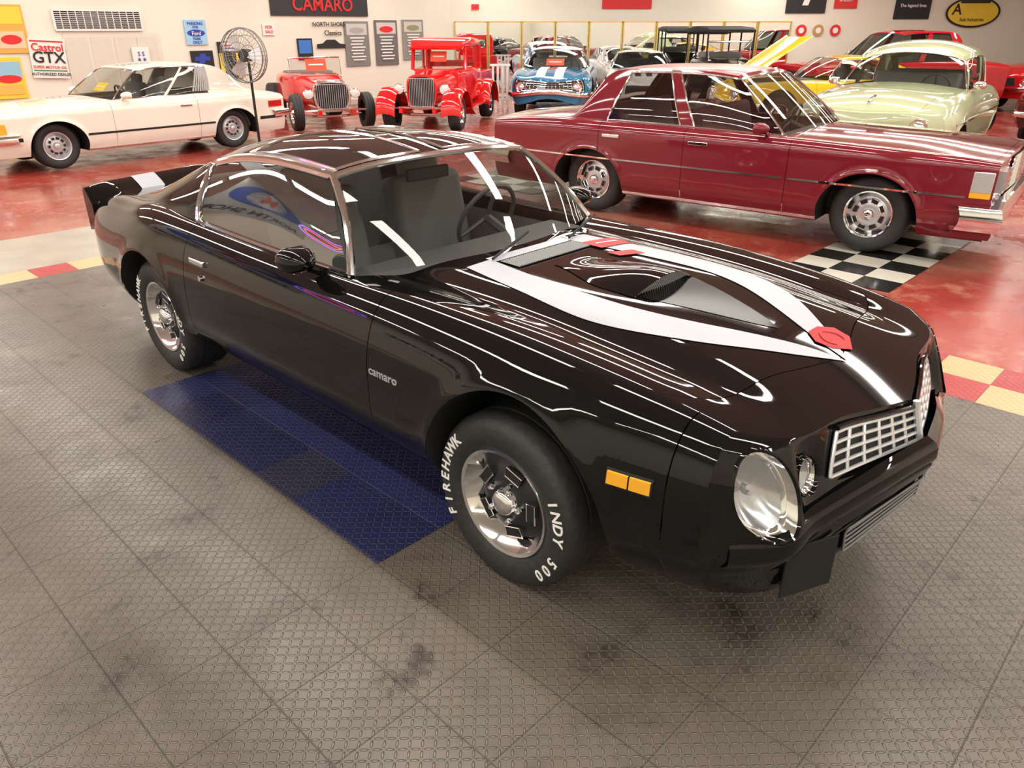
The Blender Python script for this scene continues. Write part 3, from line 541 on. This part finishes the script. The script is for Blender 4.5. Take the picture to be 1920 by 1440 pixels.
# ---------------------------------------------------------------- vintage cars
def vintage(name,label,cat,loc,h,pm,wk,fenders,kind,wb=2.6,tr=.70,rear_wk=None,zsc=1,gw=1):
    o=thing(name,label,cat,(loc.x,loc.y,0),h)
    for x,k in ((0,wk),(-wb,rear_wk or wk)):
        for sd in (-1,1): add_wheel(o,x,sd*(tr+.09),k)
    for sd in (-1,1): M().box((-wb/2,sd*.33,.42),(wb+.9,.07,.1)).build('frame_rail',pm,o)
    M().tube([(0,-tr,.36),(0,-.3,.30),(0,.3,.30),(0,tr,.36)],.03).build('front_axle',CHROME,o)
    def shell(x,w,b,t):
        P=[]
        for a in np.linspace(0,2*PI,33)[:-1]:
            c,s_=math.cos(a),math.sin(a);e=.55
            P.append((x,gw*w*abs(c)**e*(1 if c>0 else -1)*(1-.14*(s_<0)*abs(s_)),(b+t)/2+(t-b)/2*abs(s_)**e*(1 if s_>0 else -1)))
        return P
    g0=M().loft([shell(.06,.30,.42,1.06),shell(.10,.31,.40,1.08),shell(.12,.30,.41,1.07),shell(.122,.268,.45,1.035)],False).build('radiator_shell',CHROME if kind!='truck' else pm,o)
    M().fan(shell(.11,.27,.45,1.03)).build('radiator_core',GUN,o)
    b=M()
    for i in range(15): b.tube([(.122,gw*(-.24+.48*i/14),.47),(.122,gw*(-.24+.48*i/14),1.0)],.005,5)
    b.tube([(.122,-.25*gw,.47),(.122,.25*gw,.47)],.006).tube([(.122,-.25*gw,1.0),(.122,.25*gw,1.0)],.006).build('grille_bar',SILVER,o)
    M().loft([shell(.06,.30,.44,1.05),shell(-.35,.33,.46,1.07),shell(-.75,.38,.48,1.1),shell(-.95,.44,.48,1.12)],True).build('hood',pm,o)
    for sd in (-1,1):
        lm=Matrix.Translation((.12,sd*.46,.80))@Matrix.Rotation(PI/2,4,'Z')
        hl=M().lathe([(.0,-.14),(.06,-.12),(.1,-.03),(.105,.0),(.095,.01)],24,lm).build('headlight',CHROME,o);M().lathe([(.097,.004),(.05,.018),(0,.022)],20,lm).build('lens',mat((.8,.8,.8),.1),hl)
    M().tube([(.08,-.5,.74),(.08,.5,.74)],.015).build('headlight_bar',CHROME,o)
    body=[rrect(-.95,.92,.66,.80,.12),rrect(-1.2,1.1,.70,.80,.14),rrect(-1.7,1.24,.72,.80,.14),rrect(-2.3,1.24,.72,.80,.16)]
    if kind=='truck': body.append(rrect(-2.34,1.22,.7,.8,.14))
    else: body+=[rrect(-2.8,1.1,.66,.78,.2),rrect(-3.1,.8,.5,.72,.2)]
    M().loft(body).build('cab_body' if kind=='truck' else 'body_tub',pm,o)
    fx=-1.12
    M().tube([(fx,-.52,1.1),(fx-.12,-.52,1.52),(fx-.12,.52,1.52),(fx,.52,1.1)],.022,8,True).build('windshield_frame',CHROME if kind!='truck' else pm,o)
    M().g([[(fx,-.5,1.1),(fx,.5,1.1)],[(fx-.12,-.5,1.52),(fx-.12,.5,1.52)]]).build('windshield',GL,o)
    if kind=='truck':
        for sd in (-1,1):
            for pts,r in (([(fx-.02,sd*.56,1.1),(fx-.1,sd*.55,1.58)],.04),([(-2.3,sd*.56,1.1),(-2.28,sd*.55,1.58)],.07),([(-1.95,sd*.57,1.1),(-1.95,sd*.56,1.58)],.03)): M().tube(pts,r).build('cab_pillar',pm,o)
        M().box((-2.33,0,1.18),(.03,1.1,.15)).build('cab_back',pm,o)
        M().loft([rrect(-1.08,1.08,.1,1.60,.045),rrect(-1.2,1.2,.17,1.62,.07),rrect(-1.8,1.24,.2,1.64,.09),rrect(-2.3,1.2,.17,1.62,.08),rrect(-2.38,1.1,.1,1.6,.04)]).build('roof',pm,o)
        M().box((-1.05,0,1.55),(.16,1.1,.03),0,.35).build('sun_visor',pm,o)
        for c,d in (((-2.98,.56,.80),(1.2,.05,.42)),((-2.98,-.56,.80),(1.2,.05,.42)),((-3.58,0,.80),(.05,1.16,.42)),((-2.98,0,.62),(1.2,1.1,.04))): M().box(c,d).build('bed_panel',pm,o,.012)
    if kind=='roadster':
        M().box((-1.95,0,1.05),(.5,1.0,.3)).build('seat',SEAT,o,.06);M().box((-.45,0,1.0),(.5,.52,.16)).build('engine',CHROME,o,.04)
    if kind=='touring':
        M().loft([rrect(-1.05,1.14,.06,1.76,.028),rrect(-1.3,1.24,.12,1.78,.055),rrect(-2.2,1.26,.14,1.80,.06),rrect(-3.0,1.22,.12,1.76,.05),rrect(-3.12,1.1,.06,1.70,.028)]).build('cloth_top',DARK,o)
        for x in (-1.15,-2.1,-3.0):
            for sd in (-1,1): M().tube([(x,sd*.57,1.1),(x,sd*.57,1.74)],.022).build('top_bow',DARK,o)
        M().box((-1.9,0,1.08),(.3,1.05,.4)).build('seat',SEAT,o,.06)
    if fenders:
        for xc,rr in ((0,.44),(-wb,.46)):
            P=[]
            for a in np.linspace(-.1,PI+ (.35 if xc==0 else .1),22):
                z=.36+rr*1.02*math.sin(a);x=xc+rr*math.cos(a)
                if a>PI*.93 and xc==0: x=xc-rr-(a-PI*.93)*.9
                P.append([(x,sd_,z+.03*k) for sd_,k in ((tr-.20,-1),(tr-.1,.6),(tr+.03,1),(tr+.15,.5),(tr+.19,-1.2))])
            for sd in (-1,1):
                Q=np.array(P);Q[...,1]*=sd;M().g(Q).build('fender',pm,o)
        for sd in (-1,1): M().box((-wb/2,sd*tr,.40),(wb-.9,.28,.04)).build('running_board',pm if kind=='truck' else DARK,o)
    M().tube([(.30,-.6,.46),(.34,0,.46),(.30,.6,.46)],.022).build('front_bumper',CHROME,o)
    for c in o.children:
        if not c.name.startswith('wheel'): c.scale=(1,1,zsc)
    return o
def card(o,loc,w,h_,m,label,tilt=.5):
    c=thing('price_card',label,'card',(0,0,0));mx=Matrix.Translation(o.location)@Matrix.Rotation(o.rotation_euler.z,4,'Z')@Matrix.Translation(loc)@Matrix.Rotation(PI/2,4,'Z')@Matrix.Rotation(-tilt,4,'X');c.location=mx.translation;c.rotation_euler=mx.to_euler()
    M().box((0,0,0),(w,.006,h_)).build('card',m,c);M().box((0,-.005,.0),(w*.7,.004,h_*.12)).build('text_band',WHITE,c)
pa,pb_=G(532,257),G(694,243);mid=(pa+pb_)/2*1.04;mid.x+=.12
h1=vintage('hot_rod','bright red open roadster with tall chrome grille beside the fan','car',mid,math.atan2(-.90,.43),RED,'red_steel',False,'roadster',tr=.68,rear_wk='wide',zsc=.84,gw=1.2)
pa,pb_=G(738,241),G(858,246);mid=(pa+pb_)/2
h2=vintage('hot_rod_truck','bright red fendered pickup with closed cab beside the red roadster','truck',mid,math.atan2(-.985,-.19),RED,'dish',True,'truck',wb=2.6,tr=.66,zsc=.95)
vintage('touring_car','black antique touring car with cloth top before the mirrors','car',Vector((5.42,19.2,0)),math.atan2(-1,.06),mat((.012,.012,.013),.15),'cream',True,'touring',tr=.62)
ORG=mat((.8,.09,.03),.5);card(h1,(-1.08,.0,1.15),.42,.22,ORG,'red price card on the open roadster windshield',.25)
card(h2,(-1.16,.0,1.30),.34,.2,ORG,'red price card in the pickup windshield',.25);card(BL.par,(.42,.0,1.1),.42,.26,ORG,'red price card on the blue coupe windshield',1.0)
card(B.par,(.34,.1,1.02),.34,.16,YEL,'yellow price card on the white coupe dashboard',.8)
# ---------------------------------------------------------------- fan
fb=G(488,276);fan=thing('pedestal_fan','tall black pedestal fan with wire cage beside the white coupe','fan',fb,0)
hz=1.43;M().lathe([(0,.0),(.2,.0),(.2,.02),(.05,.05),(.03,.07)],24,Matrix.Rotation(-PI/2,4,'X')).tube([(0,0,.03),(0,0,hz-.1)],.022).build('stand',DARK,fan)
fm=Matrix.Translation((-.06,-.14,hz))@Matrix.Rotation(-.35,4,'Z')
cg=M()
for r,hh in ((.40,0),(.41,-.06),(.40,-.12),(.3,.05),(.2,.07),(.1,.08),(.3,-.16),(.15,-.18)): cg.tube([fm@Vector((r*math.cos(t),-hh,r*math.sin(t))) for t in np.linspace(0,2*PI,37)[:-1]],.005 if r<.39 else .009,5,True)
for k in range(36):
    t=2*PI*k/36;c,s_=math.cos(t),math.sin(t);cg.tube([fm@Vector((r*c,-hh,r*s_)) for r,hh in ((.05,.085),(.2,.07),(.3,.05),(.40,0),(.41,-.06),(.40,-.12),(.3,-.16),(.1,-.185))],.0025,4)
cg.build('cage',mat((.22,.22,.22),.4,.5),fan)
for k in range(3):
    t0=2*PI*k/3;M().g([[fm@Vector((r*math.cos(t0+a),.05+.05*a,r*math.sin(t0+a))) for a in np.linspace(-.35,.45,6)] for r in (.06,.2,.34)]).build('blade',SILVER,fan)
M().lathe([(0,-.24),(.09,-.22),(.1,-.05),(.06,.0),(0,.0)],20,fm).build('motor',DARK,fan)
# ================================================================ room
WX=-14.8;nW=Vector((cA,sA,0));pW=W2(WX,0)
def LWp(u,v): return onplane(u,v,pW,nW)
corner=LWp(845,60);FY=corner.y
P0=W2(WX,-7);P1=Vector((corner.x,FY,0));P2=Vector((19,FY,0));P3=W2(9,-7);HC=3.7
WALL=mat((.82,.80,.69),.6,var=.03,scale=1.5)
def wallq(name,a,b): struct(name,M().g([[(a.x,a.y,0),(b.x,b.y,0)],[(a.x,a.y,HC),(b.x,b.y,HC)]]),WALL)
wallq('wall_left',P0,P1);wallq('wall_back',P1,P2);wallq('wall_right',P2,P3);wallq('wall_near',P3,P0)
struct('ceiling',M().fan([(p.x,p.y,HC) for p in (P0,P1,P2,P3)]),mat((.60,.60,.57),.8,var=.02))
bb=M();dv=(P1-P0).normalized()
bb.box(tuple((P0+P1)/2+Vector((nW.x*.01,nW.y*.01,.06))),((P1-P0).length,.02,.12),math.atan2(dv.y,dv.x));struct('baseboard_left',bb,mat((.55,.5,.42),.5))
def nodes(m):
    nt=m.node_tree;N=nt.nodes;Lk=nt.links
    def mth(op,a,b=None,c=None):
        n=N.new('ShaderNodeMath');n.operation=op
        for i,x in enumerate((a,b,c)):
            if x is None: continue
            if isinstance(x,(int,float)): n.inputs[i].default_value=x
            else: Lk.new(x,n.inputs[i])
        return n.outputs[0]
    def noise(vec,sc,det=4,rough=.55):
        n=N.new('ShaderNodeTexNoise');n.inputs['Scale'].default_value=sc;n.inputs['Detail'].default_value=det;n.inputs['Roughness'].default_value=rough;Lk.new(vec,n.inputs['Vector']);return n.outputs['Fac']
    def mix(f,a,b):
        n=N.new('ShaderNodeMix');n.data_type='RGBA'
        for i,x in ((0,f),(6,a),(7,b)):
            if isinstance(x,(int,float)): n.inputs[i].default_value=x
            elif isinstance(x,tuple): n.inputs[i].default_value=(*x,1)
            else: Lk.new(x,n.inputs[i])
        return n.outputs[2]
    def mr(x,a,b,c=0,d=1):
        n=N.new('ShaderNodeMapRange');Lk.new(x,n.inputs[0])
        for i,q in enumerate((a,b,c,d)): n.inputs[i+1].default_value=q
        return n.outputs[0]
    return nt,N,Lk,mth,noise,mix,mr
def newmat():
    m=bpy.data.materials.new('floor_surface');m.use_nodes=True;return m
def redfloor():
    m=newmat();nt,N,Lk,mth,noise,mix,mr=nodes(m);b=N['Principled BSDF'];tc=N.new('ShaderNodeTexCoord').outputs['Object']
    c=mix(mr(noise(tc,.8,6,.7),.42,.62),(.36,.05,.036),(.27,.038,.03));c=mix(mr(noise(tc,2.2,8,.75),.53,.69,0,.75),c,(.50,.25,.17));c=mix(mr(noise(tc,.35,3),.48,.64,0,.65),c,(.42,.22,.15))
    Lk.new(c,b.inputs['Base Color']);Lk.new(mr(noise(tc,3,5),.3,.7,.12,.34),b.inputs['Roughness']);return m
def plate(col,stain=True,vr=(.95,1.05)):
    m=newmat();nt,N,Lk,mth,noise,mix,mr=nodes(m);b=N['Principled BSDF'];tc=N.new('ShaderNodeTexCoord').outputs['Object']
    sx=N.new('ShaderNodeSeparateXYZ');Lk.new(tc,sx.inputs[0]);x,y=sx.outputs[0],sx.outputs[1]
    k=1/.0257;u=mth('MULTIPLY',x,k);v=mth('MULTIPLY',y,k);fu=mth('FLOOR',u);fv=mth('FLOOR',v)
    p=mth('SUBTRACT',mth('MULTIPLY',mth('FLOORED_MODULO',mth('ADD',fu,fv),2),2),1)
    uu=mth('SUBTRACT',mth('SUBTRACT',u,fu),.5);vv=mth('MULTIPLY',mth('SUBTRACT',mth('SUBTRACT',v,fv),.5),p)
    a=mth('ADD',uu,vv);d=mth('SUBTRACT',uu,vv);q=mth('ADD',mth('POWER',mth('DIVIDE',a,.80),2),mth('POWER',mth('DIVIDE',d,.24),2))
    hgt=mr(q,.3,1,1,0)
    t=.308;cx=mth('ADD',mth('DIVIDE',x,t),10-.97/t);cy=mth('ADD',mth('DIVIDE',y,t),10+1.13/t)
    tu=mth('ABSOLUTE',mth('SUBTRACT',mth('FRACT',cx),.5));tv=mth('ABSOLUTE',mth('SUBTRACT',mth('FRACT',cy),.5))
    seam=mr(mth('MAXIMUM',tu,tv),.491,.497)
    wn=N.new('ShaderNodeTexWhiteNoise');cb=N.new('ShaderNodeCombineXYZ');Lk.new(mth('FLOOR',cx),cb.inputs[0]);Lk.new(mth('FLOOR',cy),cb.inputs[1]);Lk.new(cb.outputs[0],wn.inputs[0])
    c=mix(wn.outputs[0],tuple(q_*vr[0] for q_ in col),tuple(q_*vr[1] for q_ in col))
    if stain:
        c=mix(mr(noise(tc,.9,6,.65),.42,.66,0,.7),c,(.165,.134,.108));c=mix(mr(noise(tc,1.3,5,.7),.53,.68,0,.65),c,(.045,.033,.026));c=mix(mr(noise(tc,2.6,4,.75),.60,.68,0,.85),c,(.022,.012,.008))
    c=mix(mth('MULTIPLY',hgt,.34),c,tuple(min(1,q_*2.1+.02) for q_ in col))
    c=mix(mth('MULTIPLY',seam,.5),c,(.02,.018,.016));Lk.new(c,b.inputs['Base Color']);Lk.new(mr(noise(tc,5,4),.3,.7,.27,.42),b.inputs['Roughness'])
    bp=N.new('ShaderNodeBump');bp.inputs['Strength'].default_value=1;bp.inputs['Distance'].default_value=.005;Lk.new(mth('SUBTRACT',hgt,mth('MULTIPLY',seam,.3)),bp.inputs['Height']);Lk.new(bp.outputs[0],b.inputs['Normal']);return m
fl=struct('floor',M().fan([(p.x,p.y,-.012) for p in (P0,P1,P2,P3)]),redfloor())
def mats_obj(name,quads,m,z):
    mb=M()
    for x0,x1,y0,y1 in quads: mb.fan([(x0,y0,z),(x1,y0,z),(x1,y1,z),(x0,y1,z)])
    o=mb.build(name,m);o.location=(CX,CY,0);o.rotation_euler=(0,0,CA);o['kind']='structure';return o
T=.308;bx=lambda i:.97+T*i;by=lambda i:-1.13+T*i
blues=[(i,j) for i in range(-7,0) for j in range(0,4) if (i,j) not in ((-3,0),)]
mats_obj('floor_tiles',[(bx(-16),7.,-6.9,by(10))],plate((.105,.088,.073)),0)
mats_obj('floor_tiles_blue',[(bx(i),bx(i+1),by(j),by(j+1)) for i,j in blues],plate((.019,.023,.085),False,(.6,1.2)),.0015)
mats_obj('floor_tile_dark',[(bx(-3),bx(-2),by(0),by(1))],plate((.028,.028,.058),False),.0015)
redq=[];tanq=[]
for j in range(-18,12): (redq if j%2 else tanq).append((bx(-17),bx(-16),by(j),by(j+1)))
for i in range(-16,20):
    for r in (10,11): (redq if (i+r)%2 else tanq).append((bx(i),bx(i+1),by(r),by(r+1)))
mats_obj('floor_border_red',redq,plate((.40,.03,.035),False),0);mats_obj('floor_border_tan',tanq,plate((.62,.43,.22),False),0)
mats_obj('floor_concrete',[(-5.55,bx(-17),-6.9,1.6)],mat((.38,.34,.285),.35,var=.3,scale=3),-.008)
def checker(x0,y0,nx,ny):
    a=[];b=[]
    for i in range(nx):
        for j in range(ny): (a if (i+j)%2 else b).append((x0+i*.305,x0+i*.305+.305,y0+j*.305,y0+j*.305+.305))
    mats_obj('floor_checker_white',a,mat((.64,.62,.54),.2,var=.1),-.006);mats_obj('floor_checker_black',b,mat((.02,.02,.02),.15),-.006)
checker(.25,3.6,3,7);checker(-4.9,4.5,5,5);checker(-8.5,6.5,5,5)
# ceiling lights
LD=bpy.data.lights.new('tube','AREA');LD.shape='RECTANGLE';LD.size=4.4;LD.size_y=.20;LD.energy=80;LD.color=(1,.965,.88)
fx=M().box((0,0,.04),(4.6,.30,.05)).mesh('housing',WHITE)
for j in range(10):
    for i in range(5):
        p=W2(-11.8+4.9*i,-5.4+2.7*j,HC-.1)
        if p.y>FY-1.2 or p.x>16: continue
        o=thing('ceiling_light','long fluorescent tube fixture on the white ceiling','light',p,CA,'ceiling tube lights')
        c=bpy.data.objects.new('tube',LD);COL.objects.link(c);c.parent=o
        c=bpy.data.objects.new('housing',fx);COL.objects.link(c);c.parent=o
# ---------------------------------------------------------------- signs
dvz=math.atan2(dv.y,dv.x)
def sign(name,label,cat,wall,rect,bg,lines=(),shapes=(),bare=False,th=.02,off=.03,roll=0):
    u0,v0,u1,v1=rect;um,vm=(u0+u1)/2,(v0+v1)/2
    if wall=='L': f=LWp;n=nW;ang=dvz
    else: f=lambda u,v:onplane(u,v,P1,Vector((0,1,0)));n=Vector((0,-1,0));ang=0
    w=(f(u1,vm)-f(u0,vm)).length;a,b=f(um,v0),f(um,v1);hh=a.z-b.z;c=Vector((a.x,a.y,(a.z+b.z)/2))+n*off
    o=thing(name,label,cat,c,ang);o.rotation_euler=(0,roll,ang)
    if not bare: M().box((0,0,0),(w,th,hh)).build('board',bg,o)
    for i,(pts,m) in enumerate(shapes):
        M().prism([(p[0]*w,p[1]*hh) for p in pts],.006,Matrix.Translation((0,-th/2-.001-.003*i,0))).build('graphic',m,o)
    for i,(tx,x,y,s_,m) in enumerate(lines):
        M().text(tx,s_*hh,Matrix.Translation((x*w,-th/2-.008-.003*len(shapes),y*hh))@Matrix.Rotation(PI/2,4,'X'),.001,bold=.015).build('lettering',m,o)
    return o,w,hh
bow=lambda s=1,dx=0,dz=0:[(dx+s*x,dz+s*y) for x,y in ((-.45,-.12),(-.2,-.12),(-.2,-.3),(.12,-.3),(.12,-.12),(.4,-.12),(.45,.12),(.2,.12),(.2,.3),(-.12,.3),(-.12,.12),(-.4,.12))]
rectp=lambda a,b,c,d:[(a,b),(c,b),(c,d),(a,d)]
el=lambda a,b,dx=0,dz=0:[(dx+a*math.cos(t),dz+b*math.sin(t)) for t in np.linspace(0,2*PI,33)[:-1]]
s,fw_,fh=sign('air_vent','white louvered air vent high on the left wall','vent','L',(98,19,262,56),DARK)
fr_=M().box((0,-.012,fh/2),(fw_,.03,.04)).box((0,-.012,-fh/2),(fw_,.03,.04)).box((-fw_/2,-.012,0),(.04,.03,fh)).box((fw_/2,-.012,0),(.04,.03,fh)).build('frame',WHITE,s)
for i in range(10): M().box((0,-.015,-fh/2+fh*(i+.5)/10),(fw_,.03,fh*.03)).build('slat',WHITE,s)
for i in range(1,12): M().box((-fw_/2+fw_*i/12,-.012,0),(.012,.03,fh)).build('divider',WHITE,s)
sign('garage_door','white paneled door below the air vent','door','L',(120,62,300,235),mat((.74,.71,.62),.5),shapes=[(rectp(-.48+.24*i,-.5,-.27+.24*i,.46),mat((.68,.66,.57),.5)) for i in range(4)],th=.012,off=.01)
sign('poster','tall orange and yellow car poster at the left frame edge','poster','L',(-30,8,36,100),OR,shapes=[(rectp(-.45,.1,.45,.45),YEL),(rectp(-.4,-.4,.4,-.05),mat((.75,.6,.4),.5)),(el(.3,.1,0,-.22),R_)])
sign('poster','yellow show poster with red car below the orange poster','poster','L',(-30,108,36,186),YEL,shapes=[(rectp(-.45,.0,.45,.4),mat((.3,.55,.7),.5)),(el(.36,.1,.05,-.02),R_),(rectp(-.4,-.4,.4,-.15),mat((.8,.5,.1),.5))])
GRN=mat((.02,.25,.08),.5)
sign('oil_sign','white oil company sign with red and black lettering beside the door','sign','L',(47,73,115,147),WHITE,[('Castrol',0,.28,.27,R_),('GTX',0,.02,.40,INK),('SUPER MOTOR OIL',0,-.22,.1,R_),('AUTHORIZED DEALER',0,-.40,.10,INK)],[(rectp(-.46,.42,.46,.46),R_),(rectp(-.46,-.32,.46,-.29),GRN)],roll=.06,off=.05)
sign('notice','small white notice with blue stars above the white coupe','notice','L',(243,88,275,126),WHITE,[('S S',0,.15,.3,BLUE),('* *',0,-.2,.4,BLUE)],off=.07)
sign('parking_sign','light blue parking sign high on the left wall','sign','L',(342,37,382,84),LB,[('PARKING',0,.35,.17,BLUE),('FOR',0,.2,.14,BLUE),('Ford',0,-.05,.22,WHITE),('PARK',0,-.26,.15,BLUE),('ONLY',0,-.41,.16,BLUE)],[(el(.42,.14,0,-.03),BLUE)])
sign('dealer_sign','black sign with blue emblem below the parking sign','sign','L',(355,95,397,134),INK,[('CHEVROLET',0,-.28,.14,WHITE)],[(bow(.8,0,.12),BLUE)])
sign('hanging_bag','black and yellow banner bag hanging behind the fan','bag','L',(405,78,446,148),INK,(),[(rectp(-.3,.25,.45,.48),WHITE),(rectp(.28,-.48,.48,.2),YEL),(rectp(-.48,-.48,-.3,.2),YEL),(rectp(-.2,.31,.35,.34),BLUE),(rectp(-.2,.39,.35,.42),R_)])
sign('price_notice','small white for sale notice right of the fan','notice','L',(490,45,512,66),WHITE,[('FOR',0,.2,.4,R_),('SALE',0,-.2,.4,R_)])
sign('phone_board','black phone shaped board with blue screen','sign','L',(555,72,583,112),INK,shapes=[(rectp(-.42,-.2,.42,.42),mat((.05,.2,.6),.3))])
sign('wall_lettering','black shop name lettering painted on the left wall','lettering','L',(583,38,645,70),None,[('NORTH SHORE',0,.25,.36,INK),('Classics',.1,-.25,.42,INK)],bare=True)
sign('wall_drawing','black car silhouette drawing below the shop name','drawing','L',(592,72,645,95),None,shapes=[([(-.5,-.3),(.5,-.3),(.5,.0),(.3,.08),(.15,.4),(-.15,.4),(-.3,.1),(-.5,.05)],INK)],bare=True)
for r,m,lb,top in (((643,40,688,124),mat((.22,.22,.21),.5),'grey price board with white text lines left of the others',GREY),((700,38,742,122),mat((.16,.15,.15),.5),'dark price board topped by a red car picture',R_),((752,37,791,112),mat((.28,.27,.25),.5),'olive grey price board beside the red truck',mat((.3,.3,.15),.5))):
    sign('price_board',lb,'board','L',r,m,shapes=[(rectp(-.42,.2,.42,.45),mat((.6,.58,.55),.5)),(el(.3,.07,0,.3),top)]+[(rectp(-.3+.05*(k%2),.12-.07*k,.3-.05*(k%3),.15-.07*k),WHITE) for k in range(8)])
sign('banner','black banner with red emblem hanging at top of the left wall','banner','L',(500,-75,684,30),mat((.03,.03,.035),.6),[('CAMARO',.02,-.30,.34,R_)],[(bow(.95,0,.16),R_),(bow(.85,0,.16),mat((.09,.01,.01),.6)),(bow(.6,0,.16),R_)])
sign('banner','red banner hanging above the mirrors','banner','F',(1132,-50,1225,17),R_,shapes=[(rectp(-.3,-.05,.3,.1),WHITE)])
sign('flag','black flag with white mark above the mirror end','flag','F',(1482,-50,1557,25),INK,shapes=[([(-.1,-.3),(.05,-.3),(.12,.0),(.3,.05),(-.3,.1),(-.02,.0)],WHITE)])
sign('tin_sign','small red and black tin sign right of the black flag','sign','F',(1568,-20,1611,16),R_,[('SHELBY',0,-.05,.24,WHITE)])
sign('flag','black flag with white script left of the oval sign','flag','F',(1690,-50,1757,36),INK,[('The legend lives',0,-.2,.1,WHITE)])
sign('oval_sign','yellow oval sign with black border on the back wall','sign','F',(1778,-6,1880,52),None,[('A',-.3,.08,.5,INK),('Sulz Industries',0,-.24,.15,INK)],[(el(.5,.5),INK),(el(.46,.44),YEL)],bare=True,off=.05)
sign('flag','black flag hanging across the yellow oval sign','flag','F',(1812,-50,1866,6),INK,shapes=[(rectp(-.3,-.3,.3,-.2),WHITE)],off=.1)
sign('exit_sign','small red exit sign above the mirrors','sign','F',(884,8,898,18),R_)
for u,c,lb in ((1503,R_,'round red badge on wall right of mirrors'),(1535,mat((.5,.3,.1),.5),'round bronze badge between two red badges'),(1567,R_,'red shield badge nearest the oval sign')):
    sign('wall_badge',lb,'badge','F',(u-10,46,u+10,68),None,shapes=[(el(.5,.5),c),(el(.25,.25),WHITE)],bare=True)
MIR=mat((.9,.9,.9),.015,1,var=0);GOLD=mat((.75,.55,.15),.25,.9)
F2=lambda u,v:onplane(u,v,P1,Vector((0,1,0)))
us=np.linspace(852,1482,11);zt=F2(1100,41).z
for a,b in zip(us[:-1],us[1:]):
    xa,xb=F2(a,60).x,F2(b,60).x;o=thing('mirror_panel','tall gold framed mirror panel on the back wall','mirror',((xa+xb)/2,FY-.03,0),0,'mirrors on the back wall')
    w=xb-xa-.02;M().g([[(-w/2,-.0,.15),(w/2,-.0,.15)],[(-w/2,-.0,zt),(w/2,0,zt)]]).build('mirror_glass',MIR,o)
    M().box((-w/2+.017,-.015,(zt+.15)/2),(.03,.03,zt-.15)).box((w/2-.017,-.015,(zt+.15)/2),(.03,.03,zt-.15)).box((0,-.015,zt),(w,.03,.04)).box((0,-.015,.15),(w,.03,.04)).build('frame',GOLD,o)
rp=G(925,203);rl=thing('railing','short white post railing beside the red truck','railing',rp,.2)
for k in range(4): M().box((.12*k,0,.5),(.05,.05,1.0)).build('post',WHITE,rl)
for z in (.2,1.0): M().box((.18,0,z),(.5,.06,.05)).build('rail',WHITE,rl)
def nsign(name,label,mx,w,h,bg,lines,shapes):
    o=thing(name,label,'sign',mx[0],mx[1]);M().box((0,0,0),(w,.03,h)).build('board',bg,o)
    for pts,m in shapes: M().prism(pts,.02,Matrix.Translation((0,-.02,0))).build('graphic',m,o)
    for tx,px,pz,s_,m in lines: M().text(tx,s_,Matrix.Translation((px,-.045,pz))@Matrix.Rotation(PI/2,4,'X'),.001,bold=.015).build('lettering',m,o)
nsign('shop_sign','white shop name sign on the wall facing the coupe',(W2(-4.5,-6.95,2.0),CA+PI),4.2,.9,WHITE,[('NORTH SHORE',0,.1,.55,INK)],[])
nsign('logo_sign','hanging sign with blue oval and red letter facing the coupe',(W2(-6.9,-4.1,2.8),CA+2.1),2.7,1.5,GREY,[('M',0,.25,.6,R_),('NORTH SHORE',0,-.5,.32,INK)],[(el(1.15,.42,0,.25),BLUE),(el(.62,.34,0,.25),WHITE)])
nz=thing('neon_sign','oval neon sign with red and violet tubes facing the coupe','sign',W2(-4.05,-3.95,2.3),CA+2.1)
for a,b,cc in ((.38,.20,(.25,.12,1)),(.27,.11,(1,.06,.12))): M().tube([(a*math.cos(t),-.03,b*math.sin(t)) for t in np.linspace(0,2*PI,41)[:-1]],.018,8,True).build('tube',mat(cc,.5,emit=9,var=0),nz)
M().tube([(0,0,1.38),(0,0,.2)],.008).build('hanger',DARK,nz)
# camera and world
cd=bpy.data.cameras.new('camera');cd.sensor_width=36;cd.lens=F/1920*36;cam=bpy.data.objects.new('camera',cd);COL.objects.link(cam);cam.location=(0,0,CH);cam.rotation_euler=(PI/2-TH,0,0);SC.camera=cam
w=bpy.data.worlds.new('world');SC.world=w;w.use_nodes=True;w.node_tree.nodes['Background'].inputs[0].default_value=(1,.95,.88,1);w.node_tree.nodes['Background'].inputs[1].default_value=.3
SC.view_settings.view_transform='Standard';SC.view_settings.exposure=0
